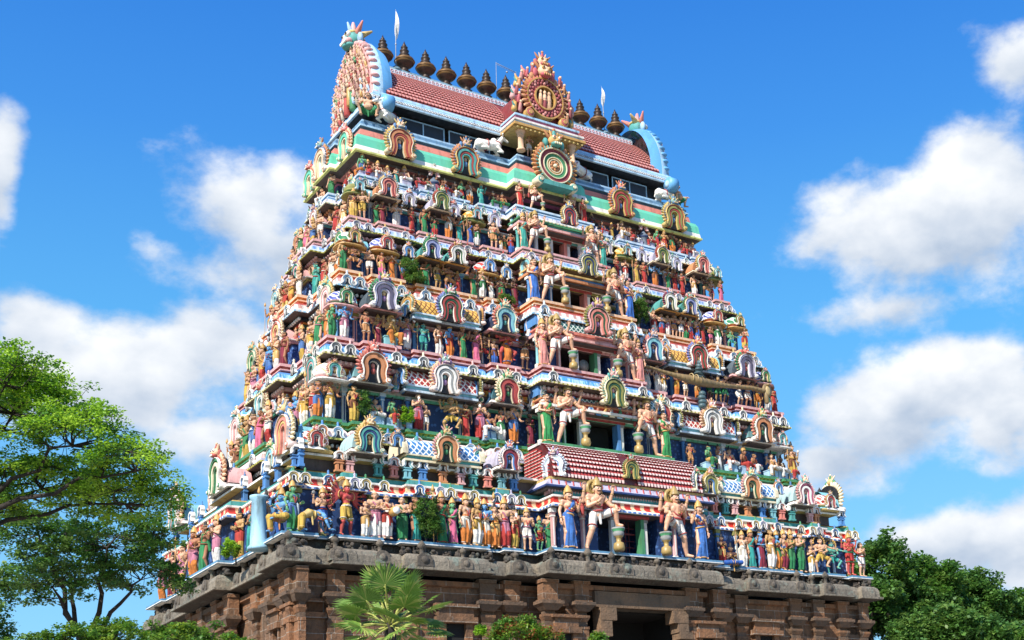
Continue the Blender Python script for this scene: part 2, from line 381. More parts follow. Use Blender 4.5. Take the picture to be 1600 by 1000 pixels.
def sweep(mb, P, prof):
    n = len(P); prev = None
    for d, z, m in prof:
        pts = offs(P, d); o = len(mb.v); mb.v += [(x, y, z) for x, y in pts]
        if prev is not None:
            for i in range(n):
                k = (i + 1) % n; mb.f.append((prev + i, prev + k, o + k, o + i)); mb.m.append(m); mb.s.append(False)
        prev = o
def cap(mb, P, d, z, m):
    pts = offs(P, d); o = len(mb.v); mb.v += [(x, y, z) for x, y in pts]; mb.f.append(tuple(range(o, o + len(P)))); mb.m.append(m); mb.s.append(False)
def bays(h, cw, cp, notch=-.36, dw=0, dd=0, cx=0):
    E = [(1, .905, 0), (.905, .875, notch), (.875, .735, .06), (.735, .69, notch), (.69, .43, .0), (.43, .39, notch), (.39, .265, .06)]
    g = max(h * .265, cw + abs(cx) + .05); E[-1] = (.39, g / h, .06)
    L = [(-h * u0, -h * u1, o) for u0, u1, o in E]
    C = [(-cw + cx, cw + cx, cp)] if not dw else [(-cw + cx, -dw + cx, cp), (-dw + cx, dw + cx, dd), (dw + cx, cw + cx, cp)]
    return L + [(-g, -cw + cx, notch)] + C + [(cw + cx, g, notch)] + [(-x1, -x0, o) for x0, x1, o in reversed(L)]
def wallbays(h, cw, cp, dw=0, dd=0, cx=0):
    C = [(-cw + cx, cw + cx, cp)] if not dw else [(-cw + cx, -dw + cx, cp), (-dw + cx, dw + cx, dd), (dw + cx, cw + cx, cp)]
    return [(-h, -cw + cx, 0)] + C + [(cw + cx, h, 0)]
def sidebays(b, notch=-.2, cp=.45):
    E = [(1, .72, 0), (.72, .32, notch)]
    L = [(-b * u0, -b * u1, o) for u0, u1, o in E]
    return L + [(-b * .32, b * .32, cp)] + [(-x1, -x0, o) for x0, x1, o in reversed(L)]
def sidewall(b, cp=.45): return [(-b, -b * .32, 0), (-b * .32, b * .32, cp), (b * .32, b, 0)]
TOWER = empty('temple_tower'); tag(TOWER, 'tall stepped temple gateway tower crowded with painted figures above a brown stone base', 'tower')
# ---------------------------------------------------------------- repeated ornaments
WHITE = paint('e8e4dc'); PINK = paint('e0a3a0'); RED = paint('b23a33'); DRED = paint('7d1f22'); BLUE = paint('3f86c9'); LBLUE = paint('9cc6e4'); DBLUE = paint('1f3f7d')
NAVY = paint('243c66', .7, .6); TEAL = paint('3a9d97'); GREEN = paint('2f8a54'); DGREEN = paint('1f5a36'); LIME = paint('a8b53c'); OLIVE = paint('8b8a35'); YELLOW = paint('cfae58')
ORANGE = paint('cc8046'); GOLD = paint('c9973a', .45); BROWN = paint('6b4431'); DBROWN = paint('564740', .7); SALMON = paint('e07f6b'); MAROON = paint('8a2338'); LILAC = paint('b3aec8'); PEACH = paint('eab98e')
MINT = paint('4cc4a0', .5, .25); AQUA = paint('6fb9c4'); GREY = paint('8d8f8d'); CREAM = paint('e6d7b0'); BLACK = paint('15151a', .6, .3); PALEBLUE = paint('c3d8e8'); MAGENTA = paint('b04f74')
def shoe(r, cz=.5, flare=.05, n=22, pinch=.17):
    # one horseshoe line of radius r: up the foot, round the head and down the other foot
    arm = []
    for i in range(7):
        t = 1 - i / 6  # 1 at the foot
        arm.append((r * (1 - pinch * math.sin(math.pi * min(1, t * .9))) + flare * t ** 3, cz * (1 - t) + .02))
    P = [(x, z) for x, z in arm]
    P += [(r * math.cos(a), cz + r * math.sin(a)) for a in [math.pi * i / n for i in range(1, n)]]
    P += [(-x, z) for x, z in reversed(arm)]
    return P
def mask(mb, z, y=-.10, s=1.0):
    # grinning crest mask; slots 5 face, 6 crest, 0 horns, 1 teeth and eyes, 4 pupils
    E = lambda c, r, m, n=8, k=5: mb.ell((c[0] * s, y + c[1] * s, z + c[2] * s), tuple(q * s for q in r), m, n, k)
    C_ = lambda p, r0, q, r1, m, n=6: mb.cone((p[0] * s, y + p[1] * s, z + p[2] * s), r0 * s, (q[0] * s, y + q[1] * s, z + q[2] * s), r1 * s, m, n)
    E((0, 0, .02), (.13, .12, .11), 5, 10, 6); E((0, -.07, -.07), (.11, .08, .05), 6); E((0, -.11, -.01), (.04, .05, .035), 5)
    for q in range(4): E((-.06 + .04 * q, -.14, -.075), (.016, .02, .028), 1, 6, 4)
    for sx in (-1, 1):
        E((sx * .06, -.10, .055), (.036, .03, .036), 1, 7); E((sx * .062, -.125, .055), (.018, .016, .018), 4, 6, 4)
        C_((sx * .10, .02, .08), .05, (sx * .20, .0, .19), .012, 0); E((sx * .17, .03, -.02), (.06, .05, .09), 6, 7); E((sx * .24, .05, -.10), (.06, .05, .07), 0, 7)
    C_((0, .0, .10), .07, (0, .0, .27), .014, 6, 8); E((0, 0, .25), (.035, .035, .035), 0, 7); C_((-.05, 0, .10), .04, (-.09, 0, .22), .01, 5); C_((.05, 0, .10), .04, (.09, 0, .22), .01, 5)
def fringe(mb, n, r, cz, a0=-.17, a1=1.17, sz=1.0, gap=1.2):
    for i in range(n):
        a = math.pi * (a0 + (a1 - a0) * i / (n - 1)); c, s_ = math.cos(a), math.sin(a)
        if abs(a - math.pi / 2) < .09 * gap: continue
        q = Matrix.Rotation(-(a - math.pi / 2) - .25 * (1 if c > 0 else -1), 3, 'Y')
        mb.ell((r * c, -.04, cz + r * s_), (.046 * sz, .06, .10 * sz), 0, 7, 5, q); mb.ell((r * .93 * c, -.09, cz + r * .93 * s_), (.018 * sz, .03, .05 * sz), 6, 6, 4, q)
        mb.ell(((r + .085 * sz) * c, -.06, cz + (r + .085 * sz) * s_), (.018, .03, .026), 5, 6, 4, q)
def make_arch(name, petals=19, face=True, style=0):
    # slots: 0 fringe, 1 outline, 2 wide band, 3 inner band, 4 niche, 5 face, 6 crest
    mb = MB()
    B = {0: [(.13, .15, -.07, 1), (.15, .20, -.12, 3), (.20, .215, -.08, 1), (.215, .315, -.15, 2), (.315, .332, -.09, 1), (.332, .38, -.14, 2), (.38, .40, -.17, 1)],
         1: [(.11, .13, -.06, 1), (.13, .175, -.12, 2), (.175, .19, -.07, 1), (.19, .245, -.13, 3), (.245, .26, -.08, 1), (.26, .33, -.15, 2), (.33, .345, -.09, 1), (.345, .385, -.14, 3), (.385, .40, -.17, 1)],
         2: [(.10, .125, -.06, 1), (.125, .165, -.11, 2), (.165, .18, -.07, 1), (.18, .27, -.14, 3), (.27, .285, -.08, 1), (.285, .305, -.10, 2), (.305, .32, -.08, 1), (.32, .385, -.15, 2), (.385, .40, -.17, 1)]}[style]
    for r0, r1, y, m in B: mb.strip(shoe(r0), shoe(r1), y, .06, m)
    mb.prism([(x, z) for x, z in reversed(shoe(.41))], .0, .10, 4)
    mb.ell((0, .0, .52), (.06, .06, .075), 5, 8, 5); mb.ell((0, -.01, .36), (.075, .055, .10), 6, 8, 5)
    fringe(mb, petals, .45, .5)
    for sx in (-1, 1):
        for rr, yy, m in ((.085, -.17, 1), (.06, -.19, 2), (.035, -.21, 1)): mb.lathe([(rr * .9, yy), (rr, yy + .01), (rr, .05), (.0, .06)], (sx * .41, 0, .085), m, 12, 'y')
    if face: mask(mb, 1.02)
    return mb.mesh(name, [YELLOW, WHITE, RED, DGREEN, BLACK, PINK, BLUE])
ARCH = make_arch('arch_plain'); ARCHF = make_arch('arch_fine', 21, style=1); ARCHS = make_arch('arch_beaded', 19, style=2)
def make_wheel(name, figures):
    # full-circle gable medallion; same slots as the arches
    mb = MB(); cz = .52
    def ring(r0, r1, y, m, n=40):
        mb.lathe([(r0, .05), (r0, y), (r1, y), (r1, .08)], (0, 0, cz), m, n, 'y', smooth=False)
    mb.lathe([(.0, .04), (.42, .04), (.42, .1), (.0, .1)], (0, 0, cz), 4, 30, 'y')
    if figures:
        ring(.22, .25, -.13, 1); ring(.25, .28, -.09, 6)
        for sx, m in ((-.10, 0), (.0, 2), (.10, 5)):
            mb.cone((sx, -.04, cz - .19), .065, (sx, -.08, cz - .02), .05, m, 8); mb.cone((sx, -.08, cz - .02), .055, (sx, -.08, cz + .06), .04, 5, 8); mb.ell((sx, -.09, cz + .12), (.036, .036, .045), 5, 8, 5); mb.cone((sx, -.08, cz + .15), .03, (sx, -.08, cz + .22), .01, 1, 6)
        for i in range(16):
            a = math.pi * (-.15 + 1.3 * i / 15); r = .60 + .03 * (i % 2); mb.cone((r * math.cos(a), -.03, cz + r * math.sin(a) - .07), .05, (r * math.cos(a), -.06, cz + r * math.sin(a) + .03), .035, [0, 2, 6, 3][i % 4], 7); mb.ell((r * math.cos(a), -.08, cz + r * math.sin(a) + .075), .032, 5, 7, 5)
        mask(mb, 1.30, -.05, .9)
        for i in range(24):
            a = 2 * math.pi * i / 24
            for r, s_ in ((.31, .036), (.365, .042)): mb.ell((r * math.cos(a + (.13 if r > .34 else 0)), -.08, cz + r * math.sin(a + (.13 if r > .34 else 0))), (s_, .05, s_), 2 if (i + (r > .34)) % 3 else 3, 7, 4)
        ring(.40, .425, -.12, 1)
    else:
        mb.ell((0, -.1, cz), (.045, .05, .045), 1, 9, 6)
        for i in range(8): a = 2 * math.pi * i / 8; mb.ell((.085 * math.cos(a), -.07, cz + .085 * math.sin(a)), (.042, .04, .042), 0, 8, 5)
        ring(.135, .15, -.1, 1); ring(.15, .185, -.07, 5); ring(.185, .20, -.1, 1); ring(.20, .275, -.09, 2); ring(.275, .29, -.12, 1); ring(.29, .38, -.10, 3); ring(.38, .40, -.14, 1)
        mb.box(-.36, .36, -.2, .1, -.0, .10, 6)
    fringe(mb, 25, .455, cz, -.22, 1.22, .95)
    for sx in (-1, 1):
        for rr, yy, m in ((.10, -.17, 1), (.07, -.19, 6), (.04, -.21, 1)): mb.lathe([(rr * .9, yy), (rr, yy + .01), (rr, .05), (.0, .06)], (sx * .40, 0, .09), m, 12, 'y')
    mask(mb, 1.06, -.10, 1.15)
    return mb.mesh(name, [YELLOW, WHITE, GREEN, SALMON, BLACK, PINK, BLUE])
WHEEL = make_wheel('gable_wheel', False); WHEELF = make_wheel('gable_wheel_figures', True)
def make_bead():
    # the small horseshoe on the cornices. slots: 0 band, 1 outline, 2 hole, 3 knob
    mb = MB(); A = [shoe(r, .42, .14, 12, .22) for r in (.10, .19, .22, .35, .40)]
    for i, (y, m) in enumerate(((-.05, 1), (-.08, 2), (-.05, 0), (-.10, 1))): mb.strip(A[i], A[i + 1], y, .08, m)
    mb.prism([(x, z) for x, z in reversed(shoe(.2, .42, .1, 12, .22))], -.02, .05, 2)
    mb.lathe([(.10, .80), (.13, .86), (.06, .95), (.09, 1.02), (.08, 1.1), (.0, 1.2)], (0, 0, 0), 3, 8)
    return mb.mesh('cornice_bead', [LBLUE, WHITE, BLACK, GREY])
BEAD = make_bead()
def make_dome():
    # square pavilion roof. slots: 0 lattice, 1 slab, 2 trim, 3 finial
    mb = MB()
    def sq(w, z, k=3.2, n=24):
        P = []
        for i in range(n):
            a = 2 * math.pi * (i + .5) / n; c, s_ = math.cos(a), math.sin(a); r = w / (abs(c) ** k + abs(s_) ** k) ** (1 / k); P.append((r * c, r * s_, z))
        return P
    prof = [(.56, 0, 1), (.62, .05, 1), (.62, .10, 1), (.50, .13, 2), (.47, .20, 2), (.53, .24, 1), (.55, .28, 1), (.46, .32, 0), (.50, .42, 0), (.50, .52, 0), (.46, .62, 0), (.37, .72, 0), (.24, .80, 0), (.12, .85, 2), (.05, .88, 2)]
    rings = [sq(w, z) for w, z, m in prof]; o = len(mb.v); n = 24
    for r in rings: mb.v += r
    for j in range(len(prof) - 1):
        for i in range(n): mb.f.append((o + j * n + i, o + j * n + (i + 1) % n, o + (j + 1) * n + (i + 1) % n, o + (j + 1) * n + i)); mb.m.append(prof[j + 1][2]); mb.s.append(prof[j + 1][2] == 0)
    mb.f.append(tuple(o + i for i in range(n - 1, -1, -1))); mb.m.append(1); mb.s.append(False)
    e = o + (len(prof) - 1) * n; mb.f.append(tuple(e + i for i in range(n))); mb.m.append(2); mb.s.append(False)
    mb.lathe([(.05, .87), (.09, .90), (.05, .94), (.09, 1.0), (.08, 1.05), (.03, 1.12), (.005, 1.2)], (0, 0, 0), 3, 9)
    return mb.mesh('pavilion_dome', [lattice('f0e8dc', 'b23a32'), WHITE, GREEN, BLACK])
DOME = make_dome()
def make_barrel():
    # barrel pavilion lying along x, unit length. slots: 0 lattice, 1 slab, 2 trim, 3 end plate
    mb = MB(); n = 16; h = .5
    mb.box(-.50, .50, -.40, .5, 0, .05, 4); mb.box(-.53, .53, -.47, .5, .05, .12, 1); mb.box(-.5, .5, -.46, .5, .13, .22, 2); mb.box(-.53, .53, -.52, .5, .22, .27, 1)
    P = [(.48 * math.cos(math.pi * i / n), .27 + .62 * math.sin(math.pi * i / n) ** .8) for i in range(n + 1)]
    vs = [(x, -c, z) for x in (-h, h) for c, z in P]; k = n + 1
    mb.add(vs, [(i, i + 1, k + i + 1, k + i) for i in range(n)], 0, True)
    for sx in (-1, 1):
        Q = [(sx * .5 + .0, -c * 1.12, z + .02 if z > .3 else z) for c, z in P]; Q2 = [(sx * .57, y, z) for _, y, z in Q]
        mb.add(Q + Q2, [tuple(range(k)), tuple(range(2 * k - 1, k - 1, -1))] + [(i, i + 1, k + i + 1, k + i) for i in range(n)], 3)
    for i in range(3): mb.lathe([(.03, .88), (.05, .92), (.02, .97), (.035, 1.0), (.004, 1.08)], ((i - 1) * .28, 0, 0), 2, 7)
    return mb.mesh('pavilion_barrel', [lattice('f0e8dc', 'b23a32'), WHITE, AQUA, LBLUE, DBROWN])
BARREL = make_barrel()
def make_hood():
    # niche roof lying along y behind an arch. slots: 0 vault, 1 slab, 2 trim
    mb = MB(); n = 14; P = [(.43 * math.cos(math.pi * i / n), .2 + .62 * math.sin(math.pi * i / n)) for i in range(n + 1)]; k = n + 1
    mb.box(-.42, .42, -.48, .5, 0, .05, 2); mb.taper(0, -.02, .05, .14, .56, .50, 1, .58, .50); mb.box(-.45, .45, -.48, .5, .12, .2, 2)
    mb.add([(c, y, z) for y in (-.42, .5) for c, z in P], [(i, k + i, k + i + 1, i + 1) for i in range(n)], 0, True)
    mb.add([(c, -.42, z) for c, z in P], [tuple(range(k))], 0)
    return mb.mesh('pavilion_hood', [AQUA, WHITE, DBROWN])
HOOD = make_hood()
def make_pil(round_=False):
    # pilaster, unit height, slots: 0 shaft, 1 foot and head, 2 stripe
    mb = MB()
    mb.box(-.11, .11, -.11, .11, 0, .12, 1)
    if round_: mb.lathe([(.10, .12), (.085, .16), (.08, .5), (.08, .72), (.11, .76), (.07, .79), (.12, .85), (.12, .88)], (0, 0, 0), 0, 12)
    else:
        mb.box(-.08, .08, -.08, .08, .12, .80, 0); mb.box(-.03, .03, -.095, -.08, .14, .78, 2); mb.box(-.10, .10, -.10, .10, .80, .84, 1); mb.taper(0, 0, .84, .90, .08, .13, 0)
    mb.box(-.15, .15, -.14, .14, .90, 1.0, 1)
    return mb.mesh('pilaster', [LBLUE, WHITE, WHITE])
PIL = make_pil(); PILR = make_pil(True)
def make_post():
    # small double pillar with a horseshoe head in the second register. slots 0 shaft, 1 outline, 2 hole
    mb = MB()
    mb.box(-.16, .16, -.1, .1, 0, .08, 0); mb.box(-.12, -.03, -.08, .08, .08, .34, 0); mb.box(.03, .12, -.08, .08, .08, .34, 0); mb.box(-.16, .16, -.1, .1, .34, .40, 0); mb.box(-.12, .12, -.08, .08, .40, .46, 0); mb.box(-.17, .17, -.11, .1, .46, .50, 0)
    A = [shoe(r, .2, .08, 10) for r in (.05, .11, .14, .20)]
    for i, (y, m) in enumerate(((-.06, 1), (-.09, 0), (-.12, 1))): mb.strip([(x, z + .5) for x, z in A[i]], [(x, z + .5) for x, z in A[i + 1]], y, .06, m)
    mb.prism([(x, z + .5) for x, z in reversed(shoe(.1, .2, .05, 10))], -.03, .05, 2); mb.lathe([(.05, .88), (.06, .93), (.02, .98), (.03, 1.02), (.0, 1.08)], (0, 0, 0), 0, 7)
    return mb.mesh('niche_post', [BLUE, WHITE, BLACK])
POST = make_post()
# ---------------------------------------------------------------- stone base
def build_base():
    a, b, H = 16.0, 9.4, 13.5
    F = lambda dw, dd: bays(a, 4.85, .95, -.3, dw, dd)
    SD = [(-b, -b * .72, 0), (-b * .72, -b * .31, -.25), (-b * .31, b * .31, .45), (b * .31, b * .72, -.25), (b * .72, b, 0)]
    mb = MB()
    Plow = outline(a, b, wallbays(a, 4.85, .95, 2.15, -15.0, cx=.45), [(-b, -b * .31, 0), (-b * .31, b * .31, .45), (b * .31, b, 0)])
    Pup = outline(a, b, wallbays(a, 4.85, .95), [(-b, -b * .31, 0), (-b * .31, b * .31, .45), (b * .31, b, 0)])
    sweep(mb, Plow, [(.25, 0, 0), (.25, .6, 1), (.05, .75, 1), (-.1, 1.4, 1), (.1, 1.5, 1), (.1, 1.8, 1), (-.7, 2.0, 0), (-.9, 2.05, 0), (-.9, 11.3, 0)])
    sweep(mb, Pup, [(-.9, 11.3, 0), (-.86, 11.3, 0), (-.86, 11.32, 0), (-.86, 12.0, 0), (-.7, 12.05, 0), (-.7, 12.25, 0)])
    cap(mb, Pup, -.88, 11.29, 1)
    link('base_wall', mb.mesh('base_wall', [STONE, STONEG]), TOWER)
    # cornice: heavy rolled eave with a thin lip, then a shadowed course of carved lumps and the slab the figures stand on
    lining = MB(); lining.box(-2.1, 2.1, -6.6, -6.4, 0, 11.2, 0); lining.box(-2.13, -2.1, -8.9, -6.4, 0, 11.28, 0); lining.box(2.1, 2.13, -8.9, -6.4, 0, 11.28, 0); lining.box(-2.1, 2.1, -8.9, -6.4, 11.2, 11.28, 0); link('gate_blackout', lining.mesh('gate_blackout', [VOID]), TOWER).location.x = .45  # black backing and linings added so the gate passage looks dark
    mb = MB(); P = outline(a, b, F(0, 0), SD)
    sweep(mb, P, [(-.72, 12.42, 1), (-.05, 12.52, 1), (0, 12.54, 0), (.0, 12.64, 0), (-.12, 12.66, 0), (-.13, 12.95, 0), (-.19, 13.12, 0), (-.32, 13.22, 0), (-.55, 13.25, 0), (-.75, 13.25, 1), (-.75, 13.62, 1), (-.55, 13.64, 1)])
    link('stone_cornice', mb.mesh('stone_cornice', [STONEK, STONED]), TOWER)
    mb = MB()
    P1 = outline(15.85, 8.95, bays(15.85, 4.75, .85, cx=.4), sidebays(8.95))
    sweep(mb, P1, [(-.3, 13.62, 1), (-.05, 13.64, 1), (0, 13.66, 0), (0, 13.7, 1), (-.02, 13.7, 0), (-.02, 13.8, 0)]); cap(mb, P1, -.02, 13.8, 0)
    link('figure_ledge', mb.mesh('figure_ledge', [paint('4f8fb5'), WHITE]), TOWER)
    # carved lumps and rounded medallions along the cornice
    mb = MB(); MBo = MB()
    LM = []
    for sd in range(4):
        rg = random.Random(60 + sd); lump = MB(); lump.box(-.29, .29, -.12, .2, -.02, .05, 0)
        lump.cone((-.16, 0, .13), rg.uniform(.10, .15), (.14, -.02, rg.uniform(.12, .24)), rg.uniform(.09, .14), 0, 7); lump.ell((rg.uniform(-.02, .16), -.13, rg.uniform(.20, .30)), (rg.uniform(.08, .12), .11, rg.uniform(.07, .11)), 0, 7, 5)
        lump.cone((-.18, -.02, .1), .06, (-.22, -.10, .28), .04, 0, 6); lump.box(-.22, -.12, -.14, .05, 0, rg.uniform(.12, .2), 0); lump.box(.10, .2, -.15, .05, 0, rg.uniform(.1, .18), 0); lump.ell((rg.uniform(-.2, 0), -.04, .28), (.10, .09, .08), 0, 6, 4)
        for f in range(len(lump.s)): lump.s[f] = sd % 2 == 0
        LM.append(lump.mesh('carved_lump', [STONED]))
    kn = MB(); kn.lathe([(.16, 0), (.16, .12), (.1, .16), (.1, .42), (.17, .46), (.2, .56), (.12, .66), (.03, .76)], (0, 0, 0), 0, 8); knm = kn.mesh('carved_knob', [STONEG])
    md = MB(); md.prism([(.34 * math.cos(t), .28 + .30 * math.sin(t)) for t in [math.pi * i / 10 for i in range(11)]] + [(-.34, 0), (.34, 0)], -.035, .3, 0); md.lathe([(.02, -.08), (.16, -.07), (.18, .0), (.02, .0)], (0, 0, .28), 0, 12, 'y'); mdm = md.mesh('cornice_medallion', [STONEG])
    def plan(x):
        for x0, x1, o in F(0, 0):
            if x0 <= x <= x1: return -b - o
        return -b
    x = -15.6; i = 0
    while x < 15.7:
        yy = plan(x)
        if min(abs(abs(x) - 14.24), abs(abs(x) - 11.36), abs(abs(x) - 6.56), abs(abs(x) - 4.85)) > .3:
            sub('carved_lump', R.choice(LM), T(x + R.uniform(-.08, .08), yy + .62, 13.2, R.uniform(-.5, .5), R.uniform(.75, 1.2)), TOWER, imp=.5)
            if i % 3 == 0 or (i % 7 == 2):
                sub('cornice_medallion', mdm, T(x, yy + .09, 12.67, 0, R.uniform(.85, 1.0)) @ Matrix.Rotation(rad(-3), 4, 'X'), TOWER)
                sub('carved_knob', knm, T(x, yy + .40, 13.05, 0, R.uniform(.75, 1.05), .8), TOWER)
        x += .62; i += 1
    y = -8.9; i = 0
    while y < 9:
        o = .45 if abs(y) < b * .31 else (-.25 if abs(y) < b * .72 else 0); xx = -a - o
        sub('carved_lump', R.choice(LM), T(xx + .62, y, 13.22, rad(-90), R.uniform(.8, 1.15)), TOWER, imp=.5)
        if i % 3 == 0:
            sub('cornice_medallion', mdm, T(xx + .09, y, 12.67, rad(-90), .92) @ Matrix.Rotation(rad(-3), 4, 'X'), TOWER); sub('carved_knob', knm, T(xx + .42, y, 13.1, rad(-90), .9), TOWER)
        y += .62; i += 1
    # wall pilasters with bracket capitals
    pl = MB()
    pl.box(-.42, .42, -.30, .1, 0, 1.1, 0); pl.box(-.36, .36, -.24, .1, 1.1, 8.3, 0); pl.box(-.38, .38, -.27, .1, 8.3, 8.42, 0); pl.box(-.31, .31, -.2, .1, 8.42, 8.62, 1); pl.taper(0, -.08, 8.62, 8.8, .30, .40, 0, .14, .24); pl.box(-.40, .40, -.32, .1, 8.8, 8.9, 0); pl.box(-.3, .3, -.2, .1, 8.9, 9.05, 1)
    pl.taper(0, -.14, 9.05, 9.32, .34, .60, 1, .25, .42); pl.box(-.62, .62, -.57, .25, 9.32, 9.46, 1); pl.box(-.5, .5, -.46, .22, 9.46, 9.53, 0); pl.box(-.40, .40, -.34, .2, 9.52, 10.25, 0); pl.box(-.46, .46, -.40, .2, 10.25, 10.4, 0)
    plm = pl.mesh('wall_pilaster', [STONE, stone('capital_stone', (.20, .11, .06, 1), (.12, .085, .06, 1), (.06, .048, .038, 1), mortar=False)])
    for xx, yy in [(s * x, plan(x) + .95) for s in (-1, 1) for x in (15.1, 13.6, 11.9, 10.4, 6.9, 5.75)] + [(.2 + s * x, -b - .95 + .95) for s in (-1, 1) for x in (4.6, 3.0)]:
        sub('wall_pilaster', plm, T(xx, yy, 2.0, 0, .9, .9, 1), TOWER)
    for y in (-8.9, -7.6, -6.0, -4.4, 4.4, 6.0, 7.6, 8.9): sub('wall_pilaster', plm, T(-a + .95, y, 2.0, rad(-90), .8, .8, 1), TOWER)
    for y in (-2.5, -.95, .95, 2.5): sub('wall_pilaster', plm, T(-a + .5, y, 2.0, rad(-90), .8, .8, 1), TOWER)
    # niches
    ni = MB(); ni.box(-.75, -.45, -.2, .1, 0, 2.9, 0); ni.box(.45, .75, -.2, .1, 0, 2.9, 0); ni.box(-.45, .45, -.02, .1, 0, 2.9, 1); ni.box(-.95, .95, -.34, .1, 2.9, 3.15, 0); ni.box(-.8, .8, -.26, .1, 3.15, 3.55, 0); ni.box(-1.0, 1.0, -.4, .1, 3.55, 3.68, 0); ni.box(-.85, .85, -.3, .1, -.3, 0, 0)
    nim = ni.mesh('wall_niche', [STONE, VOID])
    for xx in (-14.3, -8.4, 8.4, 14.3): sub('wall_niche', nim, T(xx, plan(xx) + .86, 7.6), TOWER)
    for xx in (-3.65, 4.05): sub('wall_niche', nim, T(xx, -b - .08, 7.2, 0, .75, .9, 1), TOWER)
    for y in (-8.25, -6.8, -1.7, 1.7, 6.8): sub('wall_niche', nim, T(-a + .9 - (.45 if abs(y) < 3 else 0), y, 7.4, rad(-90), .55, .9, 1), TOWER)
    # gateway: jambs, corbels and lintel
    mb = MB()
    for s in (-1, 1):
        mb.box(s * 2.3 - .25, s * 2.3 + .25, -9.75, -9.2, 0, 10.0, 0); mb.box(s * 2.2 - .35, s * 2.2 + .35, -9.85, -9.2, 10.0, 10.3, 0)
        mb.box(min(s * 1.55, s * 2.4), max(s * 1.55, s * 2.4), -9.8, -9.15, 10.72, 11.28, 0); mb.box(min(s * 1.8, s * 2.4), max(s * 1.8, s * 2.4), -9.78, -9.15, 10.3, 10.72, 0)
    mb.box(-2.6, 2.6, -9.72, -9.3, 11.3, 12.0, 0)
    g = link('gateway', mb.mesh('gateway', [stone('gate_stone', (.26, .15, .08, 1), (.2, .12, .07, 1), (.11, .08, .055, 1), mortar=False)]), TOWER); g.location.x = .45
cc_ = MB(); cc_.lathe([(.42, 0), (.42, .12), (.33, .2), (.30, 1.0), (.28, 2.0), (.36, 2.1), (.36, 2.2)], (0, 0, 0), 0, 16)
sub('corner_column', cc_.mesh('corner_column', [paint('8fc4de')]), T(-15.95, -6.75, 13.45), TOWER, imp=2)
build_base()
# ---------------------------------------------------------------- painted storeys
TI = [None,
      dict(z=13.8, a=15.85, b=8.95, cw=4.75, cp=.85), dict(z=19.4, a=13.64, b=6.5, cw=3.7, cp=.85), dict(z=23.2, a=12.93, b=6.3, cw=3.0, cp=.9),
      dict(z=26.8, a=12.03, b=5.45, cw=3.0, cp=1.05), dict(z=29.9, a=11.17, b=4.6, cw=2.6, cp=.85), dict(z=32.6, a=10.32, b=3.7, cw=2.35, cp=.85)]
for t_, q_ in zip(TI[1:], (.4, .8, .2, .3, 0, 0)): t_['cx'] = q_
# moulding palettes: dentils, band, lip, roll low, roll high, step colours, wall
WALLN = motif('25406f', '4a6ea6', .2, 'damask')
PALS = {1: dict(den=BROWN, band=TEAL, lip=motif('8b8a35', 'c9c26a', .22), k1=LILAC, k2=motif('e6bdb6', 'f0dcd6', .5, 'stroke'), k3=paint('eccfc6'), s1=DGREEN, s2=motif('a8b53c', '4f8a3c', .26), s3=GREEN, wall=WALLN, up=('2a5f86', 'd8d4c8', '6b4431')),
        2: dict(den=PINK, band=motif('de8234', 'f0b84a', .3), lip=motif('e6d7b0', 'a8a04a', .24), k1=WHITE, k2=motif('4aa3df', 'bfe0f2', .4, 'stroke'), k3=BLUE, s1=DRED, s2=motif('e07f6b', 'c2453e', .4), s3=PINK, wall=WALLN, up=('c9c0b0', '2a3550', 'd8902f')),
        3: dict(den=BLACK, band=DGREEN, lip=motif('9cc6e4', 'e9eef2', .24), k1=WHITE, k2=motif('e9e4e0', 'd6a59c', .42), k3=RED, s1=motif('de8234', 'c2352b', .6), s2=motif('d9964c', 'efc27a', .3), s3=PEACH, wall=motif('2b4a86', '5a80b8', .18, 'damask'), up=('15151a', 'e4e0d8', '2f6a4a')),
        4: dict(den=PINK, band=MAGENTA, lip=motif('8b8a35', 'd0c878', .2), k1=PALEBLUE, k2=motif('6f9fdc', 'd3def0', .4, 'stroke'), k3=LILAC, s1=DBROWN, s2=motif('a98d80', 'e0c4b4', .3), s3=PINK, wall=WALLN, up=('b98a9a', '4a3a36', 'c9b46a')),
        5: dict(den=ORANGE, band=DRED, lip=motif('e6d7b0', '9fb6a8', .22), k1=WHITE, k2=motif('b3aec8', 'e0dfec', .35, 'stroke'), k3=paint('7ba9d0'), s1=paint('3d7fa8'), s2=LBLUE, s3=PALEBLUE, wall=WALLN, up=('8f3038', 'c9943f', '2f3f66'))}
STOREY = {}
